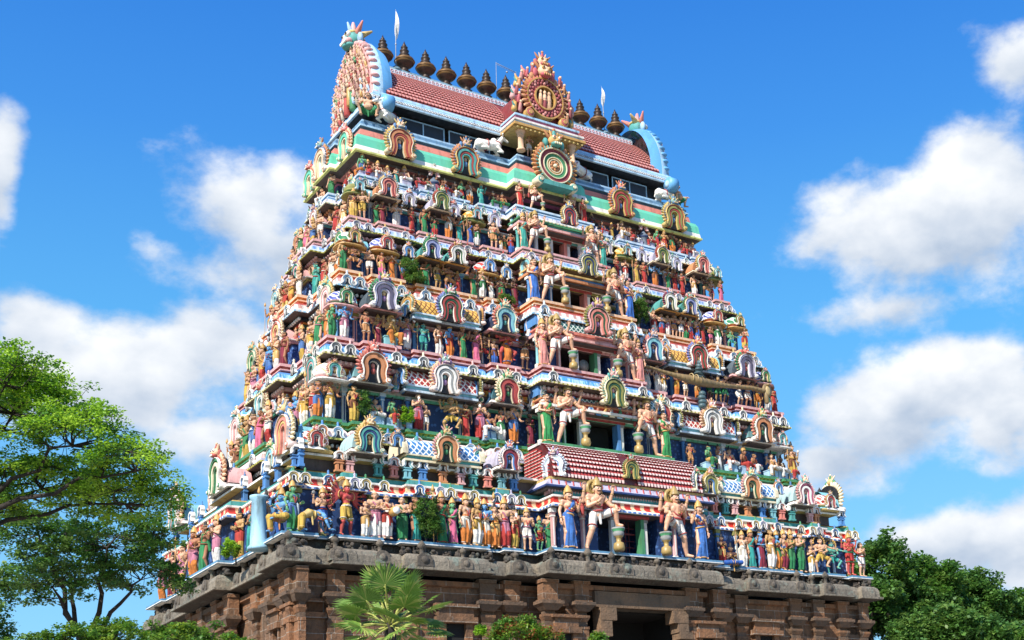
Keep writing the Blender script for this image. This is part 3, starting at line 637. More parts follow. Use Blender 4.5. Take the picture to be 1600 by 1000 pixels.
def build_storey(k):
    t, u = TI[k], TI[k + 1]; p = PALS[k]; a, b, z = t['a'], t['b'], t['z']; z1 = u['z']; H = z1 - z
    dw = {1: .72, 2: 1.0, 3: .55, 4: .5, 5: .42}[k]
    WD = .95; mats = [p['wall'], p['den'], p['band'], p['lip'], p['k1'], p['k2'], p['k3'], p['s1'], p['s2'], p['s3'], VOID, DBROWN, WHITE, motif('c2352b', 'e9c9a0', .55), motif('4f7fc4', 'dfe6ee', .28), TEAL, YELLOW] + [paint(q) for q in p['up']] + [{1: TEAL, 2: paint('4fb890'), 3: PINK, 4: OLIVE, 5: TEAL}[k]]
    mb = MB()
    zc = z + {1: 1.95, 2: 1.72, 3: 1.5, 4: 1.28, 5: 1.25}[k]     # underside of the pavilion slabs
    Pd = outline(a, b, wallbays(a, t['cw'], t['cp'], dw, -1.6, cx=t['cx']), sidewall(b)); Pw = outline(a, b, wallbays(a, t['cw'], t['cp'], cx=t['cx']), sidewall(b))
    sweep(mb, Pd, [(-WD, z, 0), (-WD, zc, 0)]); cap(mb, Pw, -WD, zc, 11)
    if k > 1: sweep(mb, Pw, [(-WD - .1, zc - .16, 11), (-WD + .10, zc - .14, 11), (-WD + .16, zc - .10, 20), (-WD + .16, zc - .02, 20), (-WD + .24, zc, 12), (-WD + .24, zc + .04, 12), (-WD - .1, zc + .06, 20)])
    if k == 1:
        Pc = outline(a, b, bays(a, t['cw'], t['cp'], cx=t['cx']), sidebays(b))
        sweep(mb, Pc, [(-1.3, zc - .02, 11), (-.52, zc + .02, 11), (-.45, zc + .04, 12), (-.45, zc + .12, 14), (-.55, zc + .2, 12), (-.62, zc + .3, 13), (-.62, zc + .48, 13), (-.55, zc + .5, 12), (-.55, zc + .58, 12), (-.8, zc + .66, 15), (-.8, zc + .84, 15), (-.92, zc + .86, 16), (-.92, zc + .92, 16), (-1.3, zc + .92, 11)])
        zb = zc + .92; Pm = outline(a, b, wallbays(a, t['cw'] - .8, t['cp'], cx=t['cx']), sidewall(b))
        sweep(mb, Pm, [(-1.2, zb, 15), (-1.45, zb + .02, 11), (-1.45, zb + .55, 11), (-1.1, zb + .6, 16), (-1.1, zb + .7, 12), (-1.6, zb + .72, 11)])
    else: zb = zc
    au, bu = u['a'], u['b']
    Pu = outline(au, bu, wallbays(au, u['cw'], u['cp'], cx=u['cx']), sidewall(bu)); Pk = outline(au, bu, bays(au, u['cw'], u['cp'], cx=u['cx']), sidebays(bu))
    h = {1: 1.0, 2: .95, 3: .95, 4: .8, 5: .72}[k]; zl = z1 - h
    U = []; q = zb; zt_ = zl - .5 * h; i = 0
    while q < zt_ - .05:
        st = min(.13, zt_ - q); U += [(-.5 + .07 * (i % 2), q + .005, 11), (-.5 + .07 * (i % 2), q + st, [17, 11, 18, 11, 19, 11][i % 6])]; q += st; i += 1
    sweep(mb, Pu, [(-.5, zb, 11)] + U + [(-.5, zl - .5 * h, 11), (-.42, zl - .5 * h, 2), (-.42, zl - .34 * h, 2), (-.34, zl - .33 * h, 7), (-.34, zl - .26 * h, 7), (-.22, zl - .24 * h, 1), (-.22, zl - .08 * h, 1), (-.5, zl - .05 * h, 11)])
    # row of dentils
    sweep(mb, Pk, [(-.4, zl - .05 * h, 11), (.20, zl, 11), (.24, zl + .01, 3), (.24, zl + .09 * h, 3), (.19, zl + .11 * h, 4), (.18, zl + .20 * h, 4), (.15, zl + .40 * h, 5), (.06, zl + .52 * h, 6), (-.10, zl + .55 * h, 6),
                   (-.14, zl + .56 * h, 7), (-.14, zl + .66 * h, 7), (-.04, zl + .68 * h, 9), (-.04, zl + .74 * h, 9), (-.10, zl + .76 * h, 7), (-.10, zl + .84 * h, 8), (-.0, zl + .86 * h, 8), (.0, zl + h, 9)])
    cap(mb, Pk, 0, z1, 9)
    x = -au + .2
    mbd = mb; mats.append({1: WHITE, 2: paint('efc3b8'), 3: WHITE, 4: PINK, 5: ORANGE}[k]); dm = len(mats) - 1
    while x < au - .1:
        yy = -bu - (u['cp'] if abs(x - u['cx']) < u['cw'] else 0) + .22 - .04; mbd.ell((x, yy, zl - .16 * h), (.085, .09, .085 * h / .9), dm, 7, 4); x += .24
    y = -bu + .1
    while y < bu:
        mbd.ell((-au + .18 - (.45 if abs(y) < bu * .32 else 0), yk(y, bu), zl - .16 * h), (.09, .085, .085 * h / .9), dm, 7, 4); y += .24
    o = link('storey', mb.mesh('storey', mats), TOWER); STOREY[k] = o
    # carved frieze of scrolls, masks and small relief figures that fills the wall between the pavilion roofs
    fm = MB(); rg = random.Random(40 + k); zf = zb + (.02 if k > 1 else 0); hh = min(1.0, zt_ - zf + .25)
    def relief(x, y, rot):
        q = Matrix.Rotation(rot, 3, 'Z'); L = lambda v: (x + (q @ Vector(v)).x, y + (q @ Vector(v)).y, zf + v[2])
        ty = rg.random(); m = [rg.randrange(0, 10) for _ in range(5)]; s_ = rg.uniform(.8, 1.1) * hh
        fm.box(x - .14, x + .14, y - .12, y + .12, zf, zf + .08 * s_, m[0])
        if ty < .5:
            fm.cone(L((0, -.02, .12 * s_)), .12, L((0, -.05, .40 * s_)), .09, m[1], 7); fm.cone(L((0, -.05, .38 * s_)), .10, L((0, -.05, .58 * s_)), .08, 10, 7); fm.ell(L((0, -.07, .72 * s_)), .075, 10, 7, 5); fm.cone(L((0, -.06, .78 * s_)), .06, L((0, -.06, .92 * s_)), .015, m[2], 6)
            for sx in (-1, 1): fm.cone(L((sx * .10, -.05, .56 * s_)), .035, L((sx * .17, -.12, (.38 if rg.random() < .5 else .74) * s_)), .025, 10, 5)
        elif ty < .8:
            fm.torus(L((0, -.05, .36 * s_)), .15 * s_, .05, m[1], (q @ Vector((0, 1, 0))), 12, 5); fm.torus(L((0, -.08, .34 * s_)), .07 * s_, .035, m[2], (q @ Vector((0, 1, 0))), 10, 5); fm.cone(L((0, -.05, .52 * s_)), .07, L((0, -.05, .78 * s_)), .015, m[3], 6); fm.ell(L((0, -.1, .56 * s_)), .05, m[4], 6, 4)
        else:
            fm.cone(L((-.08, -.02, .1)), .08, L((.08, -.06, .42 * s_)), .09, m[1], 7); fm.cone(L((.08, -.06, .42 * s_)), .09, L((.0, -.12, .66 * s_)), .05, m[1], 7); fm.ell(L((-.02, -.16, .70 * s_)), (.09, .07, .06), m[2], 7, 5); fm.cone(L((0, -.08, .7 * s_)), .03, L((.06, -.06, .86 * s_)), .01, m[3], 5)
    x = -au + .25
    while x < au - .2:
        if abs(abs(x - u['cx']) - u['cw']) > .25: relief(x, -bu - (u['cp'] if abs(x - u['cx']) < u['cw'] else 0) + .28, 0)
        x += rg.uniform(.36, .52)
    y = -bu + .3
    while y < bu - .2: relief(-au + .28 - (.45 if abs(y) < bu * .32 else 0), yk(y, bu), rad(-90)); y += rg.uniform(.4, .55)
    FZ = link('carved_frieze', fm.mesh('carved_frieze', [RED, TEAL, GOLD, LBLUE, PINK, GREEN, PALEBLUE, ORANGE, BLUE, CREAM, paint('b98a66')]), o); FZ['kind'] = 'stuff'
    # small horseshoes on the roll of the cornice
    cols = {1: [(paint('c77a4a'), BLUE), (LBLUE, BLUE)], 2: [(GREY, CREAM), (GREY, PINK)], 3: [(LBLUE, PALEBLUE), (LBLUE, YELLOW)], 4: [(LILAC, GOLD), (LILAC, RED)], 5: [(AQUA, GREEN), (AQUA, LBLUE)]}[k]
    sc = {1: .62, 2: .62, 3: .62, 4: .5, 5: .42}[k]
    xs = [v * au for v in (.975, .925, .85, .76, .66, .47, .37, .295)]; i = 0
    for x in [-q for q in xs] + list(reversed(xs)) + ([u['cx'] - u['cw'] * .85, u['cx'] + u['cw'] * .85] if k > 1 else []):
        yy = -bu - (u['cp'] if abs(x - u['cx']) < u['cw'] else 0)
        sub('cornice_horseshoe', BEAD, T(x, yy - .235, zl + .08 * h, 0, sc) @ Matrix.Rotation(rad(-4), 4, 'X'), o, {0: cols[i % 2][0], 3: cols[i % 2][1], 1: WHITE}, .6); i += 1
    for y in (-.9, -.72, -.5, -.2, .2, .5, .8):
        xx = -au - (.45 if abs(y) < .32 else 0); sub('cornice_horseshoe', BEAD, T(xx - .235, yk(y * bu, bu), zl + .08 * h, rad(-90), sc), o, {0: cols[i % 2][0], 3: cols[i % 2][1]}, .4); i += 1
    # pilasters behind the figures
    shafts = {1: [PALEBLUE, PINK, BLUE], 2: [BLUE, WHITE, paint('5b9bd5')], 3: [paint('4f9fd6'), PINK, BLUE], 4: [PINK, BLUE, PEACH], 5: [TEAL, PALEBLUE, BLUE]}[k]
    px = [v * a for v in (.94, .875, .745, .655, .465, .39, .30)]
    for j, x in enumerate([-q for q in px] + list(reversed(px))):
        sub('pilaster', PIL if j % 3 else PILR, T(x, -b + WD - .12, z, 0, .95, .95, zc - z), o, {0: shafts[j % 3], 1: {1: OLIVE, 2: PALEBLUE, 3: OLIVE, 4: AQUA, 5: WHITE}[k], 2: [WHITE, DBLUE, WHITE][j % 3]}, .8)
    for s in (-1, 1):
        for q in (.93, .5): sub('pilaster', PIL, T(t['cx'] + s * (dw + (t['cw'] - .4 - dw) * q), -b - t['cp'] + WD - .12, z, 0, .95, .95, zc - z), o, {0: [PINK, GREEN, PINK, BLUE, PALEBLUE][k - 1], 1: WHITE}, 1)
    for v in (-.85, -.45, .45, .85): sub('pilaster', PIL, T(-a + WD - .12, yk(v * b, b), z, rad(-90), .95, .95, zc - z), o, {0: shafts[0], 1: OLIVE}, .5)
    # doorway in the middle bay
    mb = MB(); yb = -b - t['cp'] + WD; zt = zc - .12; jc = {1: 1, 2: 2, 3: 1, 4: 4, 5: 4}[k]
    for s in (-1, 1):
        mb.box(s * dw - .09, s * dw + .09, yb - .16, yb + .3, z, zt, jc if s > 0 else 3); mb.box(s * (dw + .2) - .08, s * (dw + .2) + .08, yb - .12, yb + .1, z, zt, 3)
        mb.box(s * (dw + .2) - .12, s * (dw + .2) + .12, yb - .15, yb + .1, zt - .14, zt, 5)
    mb.box(-dw - .35, dw + .35, yb - .22, yb + .1, zt, zt + .14, 0); mb.box(-dw - .45, dw + .45, yb - .34, yb + .1, zt + .14, zt + .22, 3)
    if k == 1:
        mb.box(-.03, .03, yb + .5, yb + .54, z, zt - .5, 6); mb.box(-dw, dw, yb + .5, yb + .54, zt - .62, zt - .55, 6)
        for q in range(1, 6): mb.box(-dw, dw, yb + .52, yb + .535, z + q * .3, z + q * .3 + .025, 6)
        for q in (-.4, -.2, .2, .4): mb.box(q - .012, q + .012, yb + .52, yb + .535, z, zt, 6)
    if k == 1:
        for j, q in enumerate((.96, .93, .87, .80, .77, .72, .62, .56, .53, .46, .39, .345, .315)):
            for s in (-1, 1): sub('cornice_horseshoe', BEAD, T(s * q * a, -b + .38, zc + .10, 0, .58) @ Matrix.Rotation(rad(-6), 4, 'X'), o, {0: [YELLOW, YELLOW, BLUE, LILAC][j % 4], 2: BLACK, 3: [GREEN, GREEN, BLUE, LILAC][j % 4]}, .8)
    if k == 3: mb.lathe([(.02, -.3), (.3, -.25), (.12, 0), (.08, .2)], (.05, yb + .4, z + .75), 5, 14, 'y')
    if k == 2: mb.box(-dw, dw, yb + .8, yb + .84, z, zt, 7)
    link('doorway', mb.mesh('doorway', [RED, GREEN, BLUE, WHITE, SALMON, GREY, DRED, VOID]), o).location.x = t['cx']
def arch(k, x, y, z, w, fr, ca, cb, rz=0., kind=None, face=PINK, crest=BLUE, out=WHITE, imp=1.5, h=1.0):
    face = MASKF[int(abs(x * 7.3 + z * 3.1)) % len(MASKF)]; crest = MASKC[int(abs(x * 5.1 + z * 2.3)) % len(MASKC)]; out = OUTL[int(abs(x * 3.7 + z * 1.9)) % len(OUTL)] if out is WHITE else out
    sub('horseshoe_arch', kind or ARCH, T(x, y, z, rz, w, w, w * h), STOREY[k], {0: fr, 1: out, 2: ca, 3: cb, 5: face, 6: crest}, imp)
MASKF = [PINK, paint('d9b26a'), SALMON, PEACH, paint('7fa39a'), paint('c9a08a')]; MASKC = [paint('4f7fb0'), paint('b5483f'), GREEN, GOLD, paint('8f6a9a'), TEAL]; OUTL = [WHITE, CREAM, paint('e9cfc4'), WHITE, paint('d8cfa8')]
for k in range(1, 6): build_storey(k)
def build_top():
    t = TI[6]; a, b, z = t['a'], t['b'], t['z']; mb = MB()
    M_ = [NAVY, MAGENTA, YELLOW, WHITE, MINT, SALMON, paint('5d8fb5'), LBLUE, DBLUE, paint('cfd36a'), DBROWN, PALEBLUE, BLACK]
    Pd = outline(a, b, wallbays(a, t['cw'], t['cp'], .45, -1.2, cx=t['cx']), sidewall(b)); Pw = outline(a, b, wallbays(a, t['cw'], t['cp'], cx=t['cx']), sidewall(b))
    sweep(mb, Pd, [(-.9, z, 0), (-.9, z + 1.0, 0)]); cap(mb, Pw, -.9, z + 1.0, 10)
    NB = outline(10.38, 3.5, wallbays(10.38, 2.25, .75), sidewall(3.5, .3))
    sweep(mb, NB, [(-1.0, z + .95, 1), (-.7, z + .98, 1), (-.7, z + 1.1, 10), (-.45, z + 1.12, 5), (-.4, z + 1.22, 10), (-.1, z + 1.26, 10), (0, 33.9, 9), (0, 33.99, 9), (-.05, 34.01, 5), (-.06, 34.05, 3), (-.1, 34.26, 3), (-.1, 34.28, 4), (-.14, 34.7, 4), (-.25, 34.92, 4), (-.42, 34.98, 4), (-.45, 35.0, 3),
                   (-.45, 35.08, 5), (-.5, 35.36, 5), (-.5, 35.4, 10), (-.66, 35.42, 10), (-.66, 35.5, 6), (-.5, 35.56, 6), (-.5, 35.66, 7), (-.58, 35.68, 6), (-.58, 35.86, 6), (-.66, 35.9, 8), (-.66, 36.0, 7)]); cap(mb, NB, -.66, 36.0, 6)
    UP = outline(9.4, 2.9, wallbays(9.4, 1.8, 1.35), sidewall(2.9, 0.01))
    sweep(mb, outline(9.4, 2.9, [(-9.4, 9.4, 0)], [(-2.9, 2.9, 0)]), [(-.95, 36.0, 8), (-.95, 37.2, 12)])
    EV = outline(9.3, 2.95, wallbays(9.3, 1.95, 1.3), [(-2.95, 2.95, 0)])
    sweep(mb, EV, [(-1.2, 37.14, 12), (-.1, 37.2, 12), (0, 37.22, 11), (0, 37.3, 7), (-.06, 37.32, 3), (-.12, 37.52, 3), (-.16, 37.54, 7), (-.2, 37.66, 7), (-.2, 37.68, 6), (-.26, 37.84, 7), (-.5, 37.9, 3)]); cap(mb, EV, -.4, 37.88, 6)
    M_.append(paint('8f9aa8'))
    for i in range(118):
        x = -9.1 + i * .156
        if abs(x) < 2.0: continue
        mb.torus((x, -2.95 + .06, 37.42), .06, .018, 13, (0, 1, .2), 8, 4)
    o = link('roof_storey', mb.mesh('roof_storey', M_), TOWER); STOREY[6] = o; STOREY[7] = o
    # grilles in the shaded gallery
    gr = MB(); gr.box(-1.25, 1.25, -.03, .03, 1.0, 1.06, 0); gr.box(-1.25, 1.25, -.03, .03, 0, .05, 0)
    for q in (-1.25, 0, 1.25): gr.box(q - .03, q + .03, -.03, .03, 0, 1.05, 0)
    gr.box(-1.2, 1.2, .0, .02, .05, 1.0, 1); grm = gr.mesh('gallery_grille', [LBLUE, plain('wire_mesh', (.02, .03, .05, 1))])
    for x in (-6.2, -3.6, 3.8, 6.4): sub('gallery_grille', grm, T(x, -2.25, 36.0, 0, .92, 1, 1), o)
    sub('gallery_grille', grm, T(-8.75, 0, 36.0, rad(-90), .8, 1, 1), o)
    # barrel roof
    def sec(t):  # t 0..1 from front eave over the ridge
        q = abs(2 * t - 1) ** .9; return (-2.62 if t < .5 else 2.62) * q, 37.88 + 3.0 * (.68 * (1 - q) + .32 * (1 - q ** 3))
    mb = MB(); X = 8.3; n = 40; pts = [sec(i / n) for i in range(n + 1)]
    for i in range(n):
        (y0, z0), (y1, z1) = pts[i], pts[i + 1]; mb.add([(-X, y0, z0), (X, y0, z0), (X, y1, z1), (-X, y1, z1)], [(0, 1, 2, 3)], 0, True)
    rf = link('barrel_roof', mb.mesh('barrel_roof', [DRED]), TOWER)
    def scales(mb, x0, x1, sec, rows, w, t0, t1, mt=0, mw=1, skip=None):
        nx = int((x1 - x0) / w)
        for r in range(rows):
            ta = t0 + (t1 - t0) * (r + 1) / rows; tb = t0 + (t1 - t0) * (r + .02) / rows
            ya, za = sec(ta); yb, zb = sec(tb); ny, nz = (zb - za), -(yb - ya); l = math.hypot(ny, nz) or 1; ny, nz = ny / l, nz / l
            if t0 < .5: ny, nz = -abs(ny), abs(nz)
            else: ny, nz = abs(ny), abs(nz)
            for i in range(nx):
                x = x0 + (i + .5) * (x1 - x0) / nx
                if skip and skip(x, zb): continue
                hw = w * .42; L_ = .07
                A = (ya + ny * .01, za + nz * .01); B = (yb + ny * L_, zb + nz * L_); M2 = ((A[0] + B[0]) / 2 + ny * .03, (A[1] + B[1]) / 2 + nz * .03)
                C_ = (yb + ny * .012, zb + nz * .012); B2 = (B[0] * .75 + M2[0] * .25, B[1] * .75 + M2[1] * .25)
                mb.add([(x - hw, *A), (x + hw, *A), (x + hw, *M2), (x - hw, *M2)], [(3, 2, 1, 0)], mt)
                mb.add([(x - hw, *M2), (x + hw, *M2), (x + hw, *B2), (x + hw * .6, *B), (x - hw * .6, *B), (x - hw, *B2)], [(5, 4, 3, 2, 1, 0)], mt)
                mb.add([(x - hw * .8, *B), (x + hw * .8, *B), (x + hw * .6, *C_), (x - hw * .6, *C_)], [(3, 2, 1, 0)], mw)
    mb = MB(); scales(mb, -X, X, sec, 13, .20, .01, .46, skip=lambda x, zz: abs(x) < 1.25); scales(mb, -X, X, sec, 7, .4, .99, .54)
    link('roof_tiling', mb.mesh('roof_tiling', [paint('d98a7c', .5, .3), paint('b03a35', .5, .2)]), rf)
    mb = MB(); mb.box(-8.2, 8.2, -.30, .30, 40.70, 40.95, 0); mb.box(-8.2, 8.2, -.24, .24, 40.95, 41.08, 1)
    for i in range(70):
        x = -8.1 + i * .234
        for s in (-1, 1): mb.torus((x, s * .30, 40.84), .07, .025, 2, (0, 1, 0), 8, 4)
    link('ridge_band', mb.mesh('ridge_band', [PALEBLUE, paint('7fa7b8'), paint('c98d8d')]), rf)
    # pot finials
    fn = MB(); fn.lathe([(.20, 0), (.26, .06), (.16, .16), (.17, .26), (.30, .36), (.42, .50), (.455, .62), (.42, .74), (.28, .84), (.19, .88), (.24, .93), (.24, .98), (.14, 1.05), (.20, 1.14), (.21, 1.20), (.10, 1.27), (.15, 1.34), (.16, 1.39), (.07, 1.46), (.09, 1.51), (.05, 1.58), (.008, 1.72)],
             (0, 0, 0), 0, 20, ms=[0] * 5 + [1, 1] + [0] * 14)
    fn.torus((0, 0, .62), .455, .02, 1, (0, 0, 1), 20, 6); fnm = fn.mesh('roof_finial', [COPPER, COPPERG])
    for i in range(13): sub('roof_finial', fnm, T(-7.28 + 14.56 * i / 12, 0, 41.07, R.random(), 1.16, 1.16, R.uniform(1.05, 1.1)), rf)
    # gable ends: blue hood rim, ringed face crowded with small figures and a horned mask on top
    for s in (-1, 1):
        mb = MB(); n = 30
        def ring(r, x, flare=0): 
            P = []
            for i in range(n + 1):
                th = rad(-32 + 244 * i / n); fl = flare * max(0, -math.sin(th)) ; P.append((x, -math.cos(th) * (r * (.86 - .10 * max(0, math.sin(th))) + fl), 38.75 + r * 1.02 * math.sin(th)))
            return P
        R1 = ring(2.75, s * 7.9); R2 = ring(3.0, s * 8.5, .5); R3 = ring(2.85, s * 9.0, .9); R4 = ring(2.2, s * 9.05, .4); R5 = ring(.05, s * 8.85)
        RS = [R1, R2, R3, R4, R5]; o_ = len(mb.v)
        for r in RS: mb.v += r
        k = n + 1
        for j in range(4):
            for i in range(n): mb.f.append((o_ + j * k + i, o_ + j * k + i + 1, o_ + (j + 1) * k + i + 1, o_ + (j + 1) * k + i)); mb.m.append([0, 3, 1, 2][j]); mb.s.append(j < 2)
        for i in range(26):
            th = rad(-26 + 232 * i / 25); r = 2.86 + .6 * max(0, -math.sin(th)); q = Matrix.Rotation(-(th - math.pi / 2) * 1, 3, 'X')
            mb.ell((s * 8.85, -math.cos(th) * r * (.86 - .10 * max(0, math.sin(th))), 38.75 + r * 1.02 * math.sin(th)), (.26, .13, .17), 0 if s > 0 else 1, 8, 5, q)
        # ringed rows of small bosses and figures on the outer face
        rg = random.Random(9)
        for rr, cnt, sz in ((2.5, 24, .2), (2.08, 21, .19), (1.65, 17, .19), (1.2, 13, .19), (.72, 8, .2)):
            for i in range(cnt):
                th = rad(-30 + 240 * (i + rg.uniform(-.25, .25)) / (cnt - 1)); y, zz = -math.cos(th) * rr * (.86 - .1 * max(0, math.sin(th))), 38.75 + rr * 1.0 * math.sin(th); m_ = rg.choice([1, 2, 2, 4, 8, 8, 6, 5, 7, 3]); x_ = s * (9.04 + .05 * (2.5 - rr))
                mb.cone((x_, y, zz - sz * .9), sz * .55, (x_ + s * .05, y, zz + sz * .1), sz * .4, m_, 7); mb.cone((x_ + s * .05, y, zz + sz * .1), sz * .42, (x_ + s * .06, y, zz + sz * .6), sz * .3, 4, 6); mb.ell((x_ + s * .08, y, zz + sz * 1.05), (.07, .07, .085), 4, 6, 4); mb.cone((x_ + s * .06, y, zz + sz * 1.3), .05, (x_ + s * .06, y, zz + sz * 1.75), .015, rg.choice([6, 6, 1]), 5)
                for q in (-1, 1): mb.cone((x_ + s * .05, y + q * .09, zz + sz * .5), .03, (x_ + s * .14, y + q * .17, zz + sz * rg.choice([.1, 1.0])), .02, 4, 5)
        for y, zz, m_ in ((-.35, 38.5, 7), (.35, 38.5, 5), (0, 38.9, 6)): mb.cone((s * 9.1, y, zz - .5), .2, (s * 9.15, y, zz + .25), .14, m_, 8); mb.ell((s * 9.2, y, zz + .5), .14, 4, 8, 6)
        for sy in (-1, 1): mb.lathe([(.1, -.3), (.42, -.25), (.42, .25), (.1, .3)], (s * 8.6, sy * 3.25, 36.95), 0, 14, 'x'); mb.lathe([(.05, -.34), (.2, -.33), (.2, .33), (.05, .34)], (s * 8.6, sy * 3.25, 36.95), 3, 12, 'x')
        g = link('gable_end', mb.mesh('gable_end', [paint('4fa3dc', .5, .3), PINK, paint('c98f86'), LBLUE, paint('cda686'), RED, GOLD, GREEN, paint('b9ab94')]), rf)
        mb = MB(); x0 = s * 8.85; zc = 42.05
        mb.ell((x0, 0, zc), (.50, .55, .5), 0, 12, 8); mb.ell((x0 + s * .38, 0, zc - .2), (.3, .42, .22), 1, 10, 6); mb.ell((x0 + s * .3, 0, zc - .42), (.34, .42, .16), 0, 10, 6)
        for i in range(5): mb.ell((x0 + s * .62, -.26 + .13 * i, zc - .3), (.06, .06, .10), 2, 7, 5)
        for sy in (-1, 1):
            mb.ell((x0 + s * .42, sy * .24, zc + .16), .15, 2, 8, 6); mb.ell((x0 + s * .54, sy * .24, zc + .16), .07, 3, 7, 5); mb.cone((x0, sy * .4, zc + .25), .2, (x0 - s * .1, sy * .8, zc + .75), .05, 4, 8)
            mb.cone((x0 - s * .3, sy * .25, zc + .3), .22, (x0 - s * .75, sy * .45, zc + .55), .06, 5 if sy < 0 else 4, 8)
            mb.ell((x0 - s * .05, sy * .62, zc - .1), (.15, .2, .3), 6, 8, 6)
        mb.cone((x0, 0, zc + .4), .3, (x0 + s * .05, 0, zc + 1.0), .08, 1, 9); mb.cone((x0 + s * .15, 0, zc + .4), .2, (x0 + s * .35, 0, zc + .95), .05, 6, 8); mb.torus((x0, 0, zc + .3), .42, .09, 5, (0, 0, 1), 16, 6)
        link('horned_mask', mb.mesh('horned_mask', [TEAL, PINK, WHITE, BLACK, SALMON, YELLOW, LBLUE]), rf)
    # middle dormer over the doorway bay
    mb = MB()
    for s in (-1, 1): mb.lathe([(.22, 36.0), (.22, 36.1), (.15, 36.15), (.14, 36.8), (.2, 36.86), (.15, 36.92), (.26, 37.05), (.26, 37.15)], (s * 1.55, -3.95, 0), 0, 12)
    mb.box(-2.05, 2.05, -4.3, -2.2, 37.14, 37.2, 1); mb.box(-2.15, 2.15, -4.42, -2.2, 37.2, 37.34, 2); mb.box(-2.05, 2.05, -4.3, -2.2, 37.34, 37.5, 3); mb.box(-2.1, 2.1, -4.36, -2.2, 37.5, 37.6, 4); mb.box(-1.9, 1.9, -4.1, -2.2, 37.6, 37.9, 5); mb.box(-1.95, 1.95, -4.16, -2.2, 37.9, 38.0, 3)
    for i in range(16): mb.box(-2.0 + i * .26, -1.92 + i * .26, -4.38, -4.3, 37.05, 37.14, 1)
    P = [(1.55 * math.cos(math.pi * i / 18), 38.0 + 2.55 * math.sin(math.pi * i / 18)) for i in range(19)]; k = 19
    mb.add([(c, y, q) for y in (-3.7, -.3) for c, q in P], [(i, k + i, k + i + 1, i + 1) for i in range(18)], 6, True); mb.add([(c, -3.7, q) for c, q in P], [tuple(range(k))], 6)
    link('dormer', mb.mesh('dormer', [PEACH, YELLOW, GOLD, LBLUE, WHITE, MAGENTA, DRED]), rf)
    sub('gable_wheel', WHEELF, T(0, -3.8, 38.0, 0, 2.6, 2.2, 2.75), o, {0: paint('c9824a'), 1: GOLD, 2: paint('a04348'), 3: paint('c98078'), 4: DBROWN, 5: PEACH, 6: paint('c0505a')}, 3)
    for s in (-1, 1):
        for j, (dx, zz) in enumerate(((1.72, 38.5), (1.78, 39.2), (1.55, 39.95), (1.15, 40.55))): sub('dormer_flame', flame, T(s * dx, -3.7, zz, 0, .62), o, {0: [GOLD, PINK, GOLD, SALMON][j]}, 1)
fl = MB(); fl.cone((0, 0, 0), .3, (.1, 0, .5), .2, 0, 8); fl.cone((.1, 0, .5), .2, (-.08, 0, .95), .05, 0, 8); fl.cone((0, -.1, .1), .16, (-.25, -.15, .5), .05, 1, 7); flame = fl.mesh('flame_scroll', [GOLD, TEAL])
build_top()
